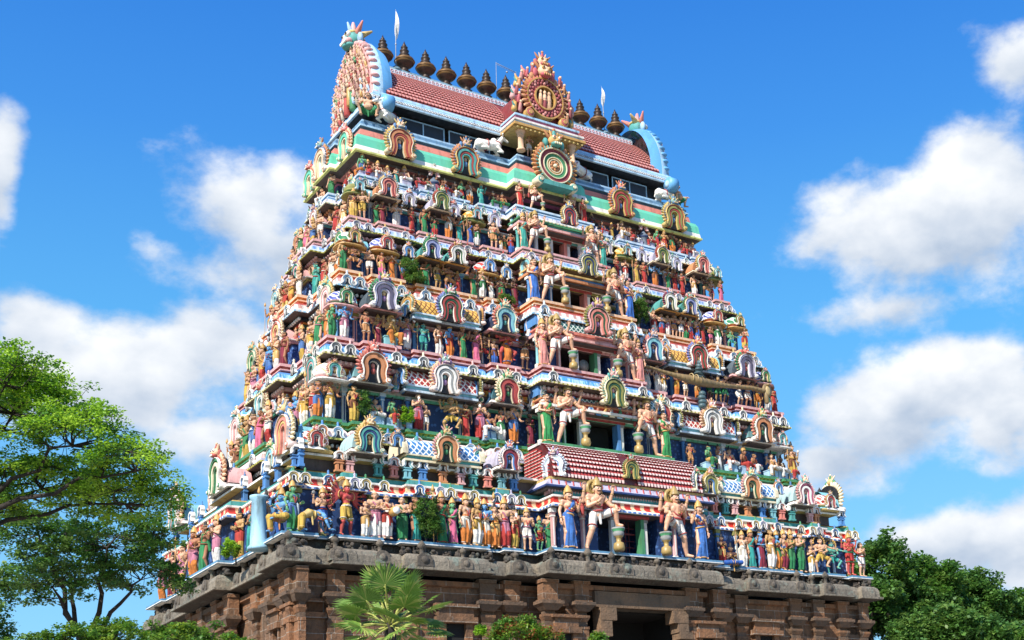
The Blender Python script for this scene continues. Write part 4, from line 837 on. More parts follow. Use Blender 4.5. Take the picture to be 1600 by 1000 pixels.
def decorate():
    # storey 1: second register with domes, barrels and arches
    z = 13.8 + 1.95 + .92 + .72; y0 = -8.95 + 1.1
    LR = lattice('f3e9dd', 'a83a36', 3.4); LB = lattice('e8eef2', '3d78b0', 3.6); LG = lattice('dfe9df', '2c7d55', 3.0); LW = lattice('e9c98f', 'f0ece4', 3.4); LY = lattice('7a4a2a', 'e2b45a', 4.2); LP = lattice('e8e8f0', '4a56a0', 4.0); LT = lattice('d8e4dc', '2a5f5a', 4.0)
    for s in (-1, 1):
        o = STOREY[1]
        sub('domed_pavilion', DOME, T(s * 14.1, -7.3, z, 0, 1.45, 1.3, 1.25), o, {0: LR, 1: YELLOW, 2: AQUA}, 2)
        arch(1, s * 14.1, -8.05, z + .2, .72, YELLOW, RED, GREY, crest=WHITE)
        sub('hooded_pavilion', HOOD, T(s * 12.0, -7.55, z, 0, 1.5, 1.5, 1.5), o, {0: paint('9fc4c8')}, 2)
        arch(1, s * 12.0, -8.4, z + .08, 1.26, YELLOW if s < 0 else PINK, TEAL if s < 0 else MAGENTA, DBLUE if s < 0 else WHITE, kind=ARCHF if s < 0 else ARCHS, face=PALEBLUE)
        sub('barrel_pavilion', BARREL, T(s * 8.45, -7.45, z, 0, 3.4, 1.4, 1.3), o, {0: LB, 2: TEAL, 1: CREAM, 3: CREAM}, 2)
        arch(1, s * 8.45, -8.3, z + .1, 1.28, PINK, ORANGE, DGREEN, face=WHITE, out=CREAM)
        sub('hooded_pavilion', HOOD, T(s * 5.6 + .15, -7.6, z, 0, 1.15, 1.4, 1.4), o, {0: LILAC}, 2)
        arch(1, s * 5.6 + .15, -8.4, z + .05, 1.06, WHITE if s < 0 else YELLOW, MAROON if s < 0 else OLIVE, BLUE, face=WHITE)
        arch(1, s * 10.55, -8.0, z + .6, .66, ORANGE, BLUE, LBLUE, face=PINK); arch(1, s * 6.75, -8.0, z + .35, .62, ORANGE, TEAL, DBLUE, face=LBLUE)
        for j, x in enumerate((14.9, 13.1, 12.65, 11.4, 10.7, 10.1, 9.4, 8.45, 7.6, 7.0, 6.3, 5.6, 5.0)):
            sub('niche_post', POST, T(s * x, -8.95 + 1.02, z - .72, 0, 1.15, 1.1, .98), o, {0: [BLUE, ORANGE, PINK, TEAL, SALMON, AQUA][j % 6]}, .7)
    # storeys 2-5
    spec = {2: [(.925, 'D', 1.15, LW, PINK, TEAL, LBLUE), (.805, 'H', 1.72, paint('6fa9b0'), SALMON, ORANGE, BLACK), (.555, 'B', 1.72, LR, PEACH, WHITE, GREY), (.32, 'H', 1.5, paint('2f6f80'), CREAM, RED, MAROON)],
            3: [(.925, 'D', 1.05, LP, GREEN, GREEN, YELLOW), (.80, 'H', 1.62, paint('4a5a66'), GREEN, LILAC, paint('5a5470')), (.55, 'B', 1.62, LY, paint('6a78b8'), RED, DGREEN), (.33, 'H', 1.5, paint('3a4a70'), SALMON, AQUA, DBLUE)],
            4: [(.93, 'D', 1.0, LG, OLIVE, GOLD, GREEN), (.80, 'D', 1.05, LP, SALMON, RED, GREY), (.625, 'H', 1.12, TEAL, GREEN, paint('8d97c8'), DBLUE), (.515, 'H', 1.12, TEAL, MAROON, WHITE, DGREEN), (.36, 'D', 1.0, lattice('b8d4d8', 'c8342a', 3.2), LBLUE, BLUE, PALEBLUE)],
            5: [(.945, 'D', .85, OLIVE, TEAL, AQUA, GREY), (.83, 'H', 1.15, ORANGE, YELLOW, SALMON, MAROON), (.585, 'H', 1.1, LILAC, RED, OLIVE, DGREEN), (.40, 'D', .9, lattice('d8c890', 'd8902a', 3.2), GREEN, AQUA, PINK)]}
    zc = {2: 1.72, 3: 1.5, 4: 1.28, 5: 1.25}
    for k in spec:
        t = TI[k]; a, b = t['a'], t['b']; z = t['z'] + zc[k]; o = STOREY[k]
        for u, ty, w, vault, fr, ca, cb in spec[k]:
            for s in (-1, 1):
                x = s * u * a; alt = s > 0 and k in (2, 4)
                if ty == 'D':
                    sub('domed_pavilion', DOME, T(x, -b + .75, z, 0, w * 1.15, w, w * .98), o, {0: vault, 1: [WHITE, PINK, GOLD, OLIVE][k - 2], 2: [PINK, GREEN, RED, TEAL][k - 2]}, 2)
                    arch(k, x, -b + .18, z + .18, w * .62, fr, ca, cb, face=PALEBLUE)
                elif ty == 'H':
                    sub('hooded_pavilion', HOOD, T(x, -b + .7, z, 0, w * 1.05, 1.3, w * .95), o, {0: vault, 1: [WHITE, PINK, GOLD, CREAM][k - 2]}, 2)
                    arch(k, x, min(-b, -TI[k + 1]['b'] - .2) - .10, z + .08, w * .87, fr, ca, cb, kind=ARCHF if k == 5 else (ARCHS if k == 3 and u > .5 else ARCH), face=[WHITE, PEACH, WHITE, LILAC][k - 2], crest=[LBLUE, YELLOW, BLUE, PINK][k - 2])
                else:
                    sub('barrel_pavilion', BARREL, T(x, -b + .75, z, 0, w * 2.0, 1.25, w * .82), o, {0: vault, 1: PALEBLUE, 2: AQUA, 3: BLUE if k == 2 else (GREY if s < 0 else AQUA)}, 2)
                    arch(k, x, min(-b, -TI[k + 1]['b'] - .2) - .10, z + .08, w * .87, fr, ca, cb, kind=ARCHF, face=LBLUE)
                    for q in (-1, 1): arch(k, x + q * w * 1.12, -b + .35, z + .3, w * .55, OLIVE if k == 2 else GOLD, [BLUE, GOLD][k - 2], LBLUE, rz=q * rad(72))
            # small arches that close the gaps
        for u in {2: (.69, .43), 3: (.69, .43), 4: (.70, .27), 5: (.71, .50, .30)}[k]:
            for s in (-1, 1): arch(k, s * u * a, -b + .5, z + .15, {2: .7, 3: .7, 4: .62, 5: .72}[k], PALEBLUE, LILAC if k == 5 else BLUE, WHITE, face=GREY, imp=.8)
        # slab over the middle bay and its own arches
        cw, cp = t['cw'], t['cp']; yc = -b - cp
        mb = MB(); mb.box(-cw + .1, cw - .1, yc + .35, yc + 1.4, z, z + .1, 0); mb.box(-cw, cw, yc + .22, yc + 1.4, z + .1, z + .22, 1); mb.box(-cw + .15, cw - .15, yc + .4, yc + 1.4, z + .22, z + .42, 2); mb.box(-cw + .05, cw - .05, yc + .3, yc + 1.4, z + .42, z + .5, 3)
        link('middle_slab', mb.mesh('middle_slab', [DBROWN, [WHITE, PINK, ORANGE, PINK][k - 2], [RED, PINK, BLUE, TEAL][k - 2], [ORANGE, SALMON, YELLOW, GREEN][k - 2]]), o).location.x = t['cx']
        w = {2: 1.5, 3: 1.5, 4: 1.15, 5: 1.0}[k]; zz = z + .5
        if k in (2, 3): sub('barrel_pavilion', BARREL, T(t['cx'], yc + 1.0, zz - .2, 0, cw * 1.75, 1.0, 1.25), o, {0: LT, 1: SALMON, 2: DGREEN, 3: BLUE}, 2)
        arch(k, t['cx'], min(yc, -TI[k + 1]['b'] - TI[k + 1]['cp']) - .30, zz - .15, w, [CREAM, OLIVE, GREY, YELLOW][k - 2], [OLIVE, SALMON, OLIVE, RED][k - 2], [DGREEN, DGREEN, DBLUE, NAVY][k - 2], face=PALEBLUE, kind=ARCHF, out=[CREAM, PINK, CREAM, WHITE][k - 2], imp=2.5)
        for s in (-1, 1): arch(k, t['cx'] + s * (cw - .25), yc + .9, zz - .25, w * .8, WHITE, [WHITE, PALEBLUE, AQUA, AQUA][k - 2], [YELLOW, BLUE, GREY, DBLUE][k - 2], rz=s * rad(80), face=WHITE)
        for s in (-1, 1): sub('pilaster', PILR, T(t['cx'] + s * (cw - .12), yc + .6, t['z'], 0, 1.0, 1.0, zc[k]), o, {0: [DGREEN, AQUA, BLUE, TEAL][k - 2], 1: WHITE}, 1)
    # sunlit side face: arches and pavilions on every storey
    for k in range(1, 6):
        t = TI[k]; a, b = t['a'], t['b']; o = STOREY[k]
        z = t['z'] + (zc[k] if k > 1 else 1.95 + .92 + .72); w = {1: 1.85, 2: 1.5, 3: 1.4, 4: 1.1, 5: 1.0}[k]; dx = 1.45 if k == 1 else 1.15
        for sx in (-1, 1):
            rz = rad(-90) * -sx if sx > 0 else rad(-90); X = sx * (a - dx)
            for v, ty in ((-.80, 'H'), (-.42, 'S'), (0, 'B'), (.42, 'S'), (.80, 'H')):
                y = yk(v * b, b); pr = .35 if ty == 'B' else 0
                ca, cb, fr = [(PINK, WHITE, YELLOW), (GREEN, CREAM, PEACH), (AQUA, WHITE, CREAM), (SALMON, YELLOW, CREAM), (TEAL, PINK, PEACH)][(k + int(v * 10)) % 5]
                if ty == 'S': arch(k, X - sx * .1, y, z + .2, w * .62, WHITE, ca, cb, rz=rz, face=CREAM, imp=.7); continue
                sub('hooded_pavilion', HOOD, T(X + sx * pr, y, z, rz, w * (1.25 if ty == 'B' else .95), 1.1, w * .82), o, {0: AQUA if ty == 'H' else PINK, 1: WHITE}, 1)
                arch(k, X + sx * (pr + .55), y, z + .06, w * .95, fr, ca, cb, rz=rz, face=CREAM, crest=YELLOW, kind=ARCHS if ty == 'B' else ARCHF)
    for y in (-8.0, -5.6, -4.2, -1.6, 1.6, 4.2, 5.6, 8.0): sub('niche_post', POST, T(-14.75, y, 13.8 + 1.95 + .92, rad(-90), 1.3, 1.1, 1.35), STOREY[1], {0: [BLUE, SALMON, TEAL, ORANGE][int(y * 3) % 4]}, .5)
    # roof storey: the large arches on the green band
    N_ = -3.5; W_ = 1.58
    for x, fr, ca, cb in ((-8.15, YELLOW, ORANGE, RED), (-4.6, ORANGE, TEAL, RED), (4.75, ORANGE, RED, OLIVE), (8.3, YELLOW, OLIVE, RED)): arch(7, x, N_ - .1, 34.02, W_, fr, ca, cb, kind=ARCHF, face=PINK, crest=LBLUE, out=[YELLOW, WHITE][x < -5], imp=3)
    sub('gable_wheel', WHEEL, T(0, N_ - .95, 33.95, 0, 2.45), STOREY[7], {0: paint('c27a3e'), 1: CREAM, 2: GREEN, 3: MAROON, 4: RED, 5: paint('d9a04a'), 6: TEAL}, 3)
    for y in (-2.4, 2.0): arch(7, -10.3, y, 34.0, 1.4, PEACH, MINT, CREAM, rz=rad(-90), face=CREAM)
    arch(7, -10.5, 0, 34.0, 1.6, ORANGE, PEACH, CREAM, rz=rad(-90), face=CREAM)
    for x in (-6.2, 6.4):
        arch(6, x, -3.3, 33.62, .62, PINK, PINK, SALMON, face=SALMON)
        sub('niche_shrine', shrine, T(x, -3.25, 32.6, 0, .62, .62, 1.0), STOREY[6])
    # tiled roof over the lowest doorway bay
    def sec(t):
        a_ = math.pi / 2 * t; return -8.75 + .95 * (1 - math.cos(a_)) - .22 * (1 - t), 17.24 + 1.72 * math.sin(a_) ** .85
    o = STOREY[1]; mb = MB(); n = 14; X = 4.2; pts = [sec(i / n) for i in range(n + 1)]
    for i in range(n):
        (y0_, z0), (y1, z1) = pts[i], pts[i + 1]; mb.add([(-X, y0_, z0), (X, y0_, z0), (X, y1, z1), (-X, y1, z1)], [(0, 1, 2, 3)], 0, True)
    side = [(y, q) for y, q in pts] + [(-7.0, pts[-1][1]), (-7.0, 17.24)]
    for s in (-1, 1): mb.add([(s * X, y, q) for y, q in side], [tuple(range(len(side)))], 0)
    mb.box(-X - .05, X + .05, -8.0, -7.0, 18.93, 19.05, 3)
    nx, rows = 46, 11
    for r in range(rows):
        ta, tb = (r + 1) / rows, (r + .02) / rows; (ya, za), (yb, zb) = sec(ta), sec(tb); ny, nz = -(za - zb), (ya - yb); l = math.hypot(ny, nz); ny, nz = ny / l, nz / l
        for i in range(nx):
            x = -X + (i + .5) * 2 * X / nx; hw = X / nx * .82
            if abs(x) < .45 and r < 9: continue
            A = (ya, za); B = (yb + ny * .085, zb + nz * .085); Mm = ((A[0] + B[0]) / 2 + ny * .03, (A[1] + B[1]) / 2 + nz * .03); C_ = (yb + ny * .01, zb + nz * .01)
            mb.add([(x - hw, *A), (x + hw, *A), (x + hw, *Mm), (x - hw, *Mm)], [(0, 1, 2, 3)], 1); mb.add([(x - hw, *Mm), (x + hw, *Mm), (x + hw * .75, *B), (x - hw * .75, *B)], [(0, 1, 2, 3)], 2); mb.add([(x - hw * .75, *B), (x + hw * .75, *B), (x + hw * .8, *C_), (x - hw * .8, *C_)], [(0, 1, 2, 3)], 1)
    for s in (-1, 1):
        for r in range(rows):
            for i in range(7):
                y = -8.75 + i * .3; q = 17.28 + r * .155
                if q > 17.2 + 1.6 * min(1, max(0, (y + 9.0) / 1.0)) ** .6: continue
                mb.box(min(s * X, s * (X + .08)), max(s * X, s * (X + .08)), y, y + .26, q, q + .11, 1); mb.box(min(s * X, s * (X + .09)), max(s * X, s * (X + .09)), y, y + .26, q, q + .03, 2)
    link('porch_roof', mb.mesh('porch_roof', [paint('5c1418', .5, .3), paint('b8302e', .5, .3), paint('ecc9be', .5, .2), WHITE]), o).location.x = .6
    mb = MB(); yb = -9.25; z = 16.70
    mb.box(-X - .4, X + .4, yb + .2, -7.6, z - .08, z, 1); mb.box(-X - .5, X + .5, yb, -7.5, z, z + .08, 2); mb.add([(-X - .5, yb, z + .08), (X + .5, yb, z + .08), (X + .15, yb + .35, z + .42), (-X - .15, yb + .35, z + .42)], [(0, 1, 2, 3)], 0)
    for s in (-1, 1): mb.add([(s * (X + .5), yb, z + .08), (s * (X + .5), -7.5, z + .08), (s * (X + .15), -7.5, z + .42), (s * (X + .15), yb + .35, z + .42)], [(0, 1, 2, 3)], 0)
    mb.box(-X - .12, X + .12, yb + .33, -7.5, z + .42, z + .54, 3)
    for i in range(24):
        x = -X - .2 + i * (2 * X + .4) / 23; mb.cone((x, yb + .06, z + .14), .045, (x + .12, yb + .27, z + .38), .03, 4, 6)
    for i in range(60):
        x = -X - .2 + i * (2 * X + .4) / 59; mb.ell((x, yb + .28, z - .12), (.07, .06, .09), 5, 6, 4)
    mb.box(-X - .1, X + .1, yb + .4, yb + .9, z - .24, z - .08, 5); mb.box(-X, X, yb + .5, yb + .9, z - .36, z - .24, 6); mb.box(-X - .1, X + .1, -8.6, -7.6, z - .62, z - .36, 1)
    link('porch_eave', mb.mesh('porch_eave', [LILAC, DBROWN, DBLUE, YELLOW, RED, PINK, DRED]), o).location.x = .6
    arch(1, .6, -9.05, 17.5, .95, OLIVE, OLIVE, DGREEN, kind=ARCHF, face=OLIVE, crest=GREEN, out=YELLOW)
    for s in (-1, 1): arch(1, .6 + s * 3.95, -8.75, 17.25, 1.1, PALEBLUE, PALEBLUE, BLUE, rz=s * rad(40), face=LBLUE, crest=LBLUE)
sh = MB(); sh.lathe([(.5, 0), (.5, .1), (.38, .14), (.36, .62), (.5, .66), (.46, .76), (.3, .82), (.2, .95), (.06, 1.05)], (0, 0, 0), 0, 14, ms=[0] * 3 + [1] + [0] * 4); shrine = sh.mesh('niche_shrine', [paint('5f6f80'), DBLUE])
decorate()
# ---------------------------------------------------------------- painted figures
def remesh(mb, voxel, ratio, name):
    me = mb.mesh('tmp', []); ob = bpy.data.objects.new('tmp', me); COL.objects.link(ob)
    m = ob.modifiers.new('r', 'REMESH'); m.mode = 'VOXEL'; m.voxel_size = voxel
    m = ob.modifiers.new('s', 'SMOOTH'); m.factor = .5; m.iterations = 2
    if ratio < 1: m = ob.modifiers.new('d', 'DECIMATE'); m.ratio = ratio
    dg = bpy.context.evaluated_depsgraph_get(); out = bpy.data.meshes.new_from_object(ob.evaluated_get(dg)); out.name = name
    bpy.data.objects.remove(ob); bpy.data.meshes.remove(me)
    return out
def into(mb, me, m=0):
    o = len(mb.v); mb.v += [tuple(v.co) for v in me.vertices]
    for p in me.polygons: mb.f.append(tuple(o + i for i in p.vertices)); mb.m.append(m); mb.s.append(True)
V = Vector
def hand(mb, w, d, n, sc=1.0, curl=.35, m=0):
    # palm and five separate fingers at wrist w, pointing along d, palm facing n
    d = V(d).normalized(); n = V(n); n = (n - d * n.dot(d)).normalized(); s = d.cross(n)
    w = V(w); mb.cone(w, .030 * sc, w + d * .075 * sc, .036 * sc, m, 8)
    for i, (o, l) in enumerate(((-.036, .062), (-.012, .075), (.012, .080), (.036, .068))):
        a = w + d * .085 * sc + s * o * sc; b = a + (d + n * curl * .4 + s * o * 3) .normalized() * l * .55 * sc; c = b + (d + n * curl * 1.6).normalized() * l * .5 * sc
        mb.cone(a, .0125 * sc, b, .0115 * sc, m, 6); mb.cone(b, .0115 * sc, c, .009 * sc, m, 6)
    a = w + d * .03 * sc - s * .032 * sc; b = a + (d * .5 - s).normalized() * .04 * sc; c = b + (d - s * .3 + n * .4).normalized() * .035 * sc
    mb.cone(a, .014 * sc, b, .012 * sc, m, 6); mb.cone(b, .012 * sc, c, .009 * sc, m, 6)
FIG = {}
def figure(key, J, garment, head, arms, fine=False, extras=None, belly=0., female=False, mirror=False, bulk=1.0):
    """meshes of one pose: body (slots skin, dark, white), garment, headdress, jewellery"""
    if key in FIG: return FIG[key]
    mx = (lambda p: V((-p[0], p[1], p[2]))) if mirror else (lambda p: V(p))
    D = dict(hipL=(-.10, 0, .92), hipR=(.10, 0, .92), kneeL=(-.12, -.03, .50), kneeR=(.12, -.03, .50), ankL=(-.12, .02, .09), ankR=(.12, .02, .09), toeL=(-.15, -.15, .035), toeR=(.15, -.15, .035),
             pel=(0, 0, .96), waist=(0, -.01, 1.10), chest=(0, 0, 1.30), neck=(0, .0, 1.47), head=(0, -.03, 1.60), shL=(-.215, 0, 1.41), shR=(.215, 0, 1.41))
    D.update(J); D = {k: mx(v) for k, v in D.items()}
    b = MB(); c0 = b.cone
    def c(p0, r0, p1, r1): c0(p0, r0 * bulk, p1, r1 * bulk)
    for q in 'LR':
        c(D['hip' + q], .105, D['knee' + q], .072); c(D['knee' + q], .070, D['knee' + q] * .55 + D['ank' + q] * .45 + V((0, .015, 0)), .068); c(D['knee' + q] * .55 + D['ank' + q] * .45 + V((0, .015, 0)), .066, D['ank' + q], .042); c(D['ank' + q], .045, D['toe' + q], .034)
        b.ell(D['knee' + q] + V((0, -.015, 0)), .072)
    c(D['pel'], .145, D['waist'], .118 + belly); c(D['waist'], .120 + belly, D['chest'], .155); c(D['chest'] + V((-.07, -.01, .0)), .115, D['chest'] + V((.07, -.01, 0)), .115)
    b.ell(D['pel'], (.175, .14, .12))
    if belly: b.ell(D['waist'] + V((0, -.08, -.02)), (.15 + belly, .13 + belly, .15))
    if female:
        for s in (-1, 1): b.ell(D['chest'] + V((s * .075, -.105, -.01)), .072)
    else:
        for s in (-1, 1): b.ell(D['chest'] + V((s * .085, -.085, .03)), (.09, .06, .07))
    c(D['chest'] + V((0, 0, .09)), .10, D['neck'], .062); c(D['neck'], .058, D['head'] - V((0, 0, .06)), .058)
    for q in 'LR': c(D['chest'] + V((0, 0, .07)), .10, D['sh' + q], .075)
    hd = D['head']; b.ell(hd + V((0, .015, .03)), (.108, .12, .125), n=12, k=8); b.ell(hd + V((0, -.035, -.055)), (.078, .075, .075)); b.ell(hd + V((0, -.085, -.105)), (.03, .03, .025))
    b.cone(hd + V((0, -.105, .025)), .014, hd + V((0, -.135, -.03)), .022, 0, 8); b.ell(hd + V((0, -.112, -.075)), (.036, .02, .014))
    for s in (-1, 1): b.ell(hd + V((s * .112, .01, -.01)), (.022, .035, .05)); b.ell(hd + V((s * .05, -.085, -.04)), .03)
    tips = []
    for A in arms:
        sh, el, wr = mx(A[0]) if isinstance(A[0], tuple) else D[A[0]], mx(A[1]), mx(A[2])
        c(sh, .070, el, .050); c(el, .050, el * .6 + wr * .4, .047); c(el * .6 + wr * .4, .047, wr, .032); b.ell(el, .05)
        d, n = (mx(A[3]) if len(A) > 3 else (wr - el)), (mx(A[4]) if len(A) > 4 else V((0, -1, 0)))
        tips.append((wr, d, n, sh, el))
        dd = V(d).normalized(); c(wr, .034, wr + dd * .07, .04)
    vox = .013 if fine else .021
    me = remesh(b, vox, .45 if fine else .5, 'body'); o = MB(); into(o, me)
    for wr, d, n, sh, el in tips: hand(o, wr, d, n, 1.15, .4)
    for s in (-1, 1):
        e = hd + V((s * .045, -.112, .022)); o.ell(e, (.024, .012, .014), 2, 8, 5); o.ell(e + V((0, -.009, 0)), (.011, .008, .011), 1, 7, 4)
        o.cone(hd + V((s * .018, -.122, .055)), .006, hd + V((s * .078, -.1, .058)), .005, 1, 5)
        if fine: o.cone(hd + V((s * .004, -.138, -.052)), .014, hd + V((s * .062, -.118, -.045)), .010, 1, 6); o.cone(hd + V((s * .062, -.118, -.045)), .010, hd + V((s * .085, -.10, -.022)), .004, 1, 6)
    if head != 'lion': o.ell(hd + V((0, -.115, -.080)), (.026, .012, .007), 3, 7, 4)
    if head in ('bun', 'hair', 'beard', 'bald', 'crown', 'halo', 'turban', 'topknot'):
        if head != 'bald': o.ell(hd + V((0, .035, .05)), (.122, .125, .125), 1, 12, 8)
        if head == 'bun': o.ell(hd + V((0, .02, .20)), (.06, .06, .07), 1, 8, 6); o.ell(hd + V((0, .03, .13)), (.085, .085, .06), 1, 9, 5)
        if head == 'topknot': o.cone(hd + V((0, .02, .1)), .09, hd + V((0, .02, .27)), .05, 1, 9); o.ell(hd + V((0, .02, .3)), .045, 1, 8, 5)
        if head == 'hair':
            for s in (-1, 1): o.cone(hd + V((s * .10, .05, .03)), .06, hd + V((s * .12, .07, -.16)), .045, 1, 8)
        if head == 'beard': o.cone(hd + V((0, -.085, -.09)), .07, hd + V((0, -.10, -.26)), .025, 2, 9); o.ell(hd + V((0, .03, .19)), (.07, .07, .07), 1, 8, 6)
    skin = [PEACH, BLACK, WHITE, DRED]
    body = o.mesh('body', skin)
    # garment
    g = MB(); gm = None
    up = lambda p, r=.0: p
    if garment == 'dhoti':
        for q in 'LR': g.cone(D['hip' + q], .135, D['knee' + q], .115, 0, 12); g.cone(D['knee' + q], .115, D['ank' + q] + V((0, 0, .05)), .095, 0, 12)
        g.cone(D['pel'], .175, D['waist'] - V((0, 0, .04)), .145 + belly, 0, 12); m_ = (D['kneeL'] + D['kneeR']) / 2; a_ = (D['ankL'] + D['ankR']) / 2
        if (D['kneeL'] - D['kneeR']).length < .4:
            g.cone(D['pel'] + V((0, -.1, -.02)), .07, m_ + V((0, -.09, 0)), .06, 0, 8); g.cone(m_ + V((0, -.09, 0)), .06, a_ + V((0, -.10, .06)), .045, 0, 8); g.cone(m_, .10, a_ + V((0, 0, .08)), .09, 0, 8)
    elif garment == 'sari':
        m_ = (D['kneeL'] + D['kneeR']) / 2; a_ = (D['ankL'] + D['ankR']) / 2
        g.cone(D['pel'], .185, m_, .165, 0, 14); g.cone(m_, .165, a_ + V((0, -.02, -.03)), .185, 0, 14); g.cone(D['pel'], .18, D['waist'] - V((0, 0, .05)), .13, 0, 12)
        for i in range(5): x = -.10 + .05 * i; g.cone(D['pel'] + V((x * .7, -.16, -.08)), .022, a_ + V((x * 1.5, -.17, -.02)), .03, 0, 7)
        s = -1 if mirror else 1
        g.cone(D['waist'] + V((-s * .13, -.06, -.06)), .055, D['chest'] + V((s * .06, -.12, .02)), .075, 0, 9); g.cone(D['chest'] + V((s * .06, -.12, .02)), .075, D['chest'] + V((s * .16, 0, .15)), .06, 0, 9); g.cone(D['chest'] + V((s * .16, 0, .15)), .06, D['waist'] + V((s * .15, .12, -.3)), .07, 0, 9)
    elif garment == 'shorts':
        for q in 'LR': g.cone(D['hip' + q], .13, D['hip' + q] * .25 + D['knee' + q] * .75, .105, 0, 12)
        g.cone(D['pel'], .17, D['waist'] - V((0, 0, .05)), .14 + belly, 0, 12); g.ell(D['pel'], (.19, .155, .12))
        g.cone(D['pel'] + V((0, -.11, 0)), .05, D['pel'] + V((0, -.14, -.28)), .035, 0, 8)
    elif garment == 'cape':
        for q in 'LR': g.cone(D['hip' + q], .135, D['knee' + q], .11, 0, 12); g.cone(D['knee' + q], .11, D['ank' + q], .08, 0, 12)
        g.ell(D['pel'], (.2, .17, .14))
    gme = remesh(g, .024 if not fine else .016, .5 if not fine else .4, 'garment'); g2 = MB(); into(g2, gme)
    # border and waist sash as slot 1
    if garment == 'dhoti' and not female:
        w_ = MB()
        for q in 'LR': w_.cone(D['hip' + q] + V((0, -.012, 0)), .142, D['hip' + q] * .45 + D['knee' + q] * .55, .128, 0, 12)
        w_.ell(D['pel'], (.20, .17, .12)); w_.cone(D['pel'] + V((.03, -.15, -.05)), .05, D['pel'] + V((.06, -.17, -.42)), .035, 0, 8)
        into(g2, remesh(w_, .026, .4, 'wrap'), 1)
        sh = 1 if not mirror else -1
        g2.path([D['chest'] + V((-sh * .15, .02, .13)), D['chest'] + V((-sh * .06, -.155, .03)), D['waist'] + V((sh * .10, -.12, .02)), D['waist'] + V((sh * .15, .0, -.05))], [.03, .035, .035, .03], 1, 7)
    bz = D['waist'] - V((0, 0, .07)); g2.torus(bz, .15 + belly, .028, 1, D['chest'] - D['pel'], 16, 6, 1)
    if garment == 'sari':
        a_ = (D['ankL'] + D['ankR']) / 2; g2.torus(a_ + V((0, -.02, -.035)), .18, .022, 1, (0, 0, 1), 16, 5)
    elif garment == 'dhoti':
        for q in 'LR': g2.torus(D['ank' + q] + V((0, 0, .05)), .085, .016, 1, D['knee' + q] - D['ank' + q], 12, 5)
    elif garment == 'shorts':
        for q in 'LR': g2.torus(D['hip' + q] * .25 + D['knee' + q] * .75, .11, .016, 1, D['knee' + q] - D['hip' + q], 12, 5)
    gar = g2.mesh('garment', [WHITE, GOLD])
    # headdress
    h = MB(); hq = None
    if head in ('crown', 'halo'):
        h.lathe([(.125, .06), (.145, .085), (.12, .11), (.125, .15), (.095, .17), (.105, .205), (.07, .225), (.075, .26), (.035, .285), (.035, .31), (.0, .33)], hd + V((0, .01, .02)), 0, 12)
        for s in (-1, 1): h.ell(hd + V((s * .13, 0, .06)), (.03, .03, .06), 0, 7, 5); h.ell(hd + V((s * .125, -.01, -.07)), .03, 0, 7, 5)
    if head == 'halo':
        c0 = hd + V((0, .12, .10)); h.lathe([(.04, .0), (.24, .0), (.30, -.02), (.31, .03), (.0, .04)], c0, 1, 20, 'y'); h.torus(c0 + V((0, -.02, 0)), .27, .03, 0, (0, 1, 0), 20, 6)
        for i in range(15): t = math.pi * (-.1 + 1.2 * i / 14); h.ell(c0 + V((.32 * math.cos(t), .0, .32 * math.sin(t))), .04, 0, 6, 4)
    if head == 'turban': h.torus(hd + V((0, .01, .10)), .10, .05, 0, (0, .2, 1), 14, 7); h.ell(hd + V((0, .02, .14)), (.10, .10, .08), 0, 10, 6)
    if head == 'lion':
        for i in range(16): t = 2 * math.pi * i / 16; h.ell(hd + V((.16 * math.cos(t), .02, .16 * math.sin(t))), (.06, .06, .07), 0, 7, 5)
        h.ell(hd + V((0, -.12, -.05)), (.075, .06, .05), 1, 8, 5); h.lathe([(.1, .1), (.11, .16), (.07, .22), (.08, .26), (.0, .36)], hd, 0, 10)
    if head in ('bun', 'bald', 'hair', 'beard', 'topknot'): h.torus(hd + V((0, .0, .075)), .118, .012, 0, (0, -.25, 1), 16, 5)
    hdm = h.mesh('headdress', [GOLD, CREAM])
    # jewellery
    j = MB()
    j.torus(D['neck'] + V((0, -.015, -.06)), .085, .016, 0, (0, -.5, 1), 14, 5); j.torus(D['chest'] + V((0, -.06, .03)), .11, .014, 0, (0, -1, .55), 16, 5, 1.25)
    if fine: j.torus(D['chest'] + V((0, -.07, -.03)), .13, .022, 1, (0, -1, .5), 16, 5, 1.3); j.ell(D['chest'] + V((0, -.17, -.12)), .035, 0, 8, 5)
    for wr, d, n, sh, el in tips: j.torus(wr * .85 + el * .15, .04, .012, 0, wr - el, 10, 5); j.torus(sh * .55 + el * .45, .064, .014, 0, el - sh, 10, 5)
    for q in 'LR': j.torus(D['ank' + q] + V((0, 0, .02)), .048, .013, 0, D['knee' + q] - D['ank' + q], 10, 5)
    if extras:
        extras(j, D, mx)
    jm = j.mesh('jewellery', [GOLD, RED, WHITE, GREY, GREEN])
    FIG[key] = (body, gar, hdm, jm); return FIG[key]
POSE = {}
UPP = (0, -1, 0)
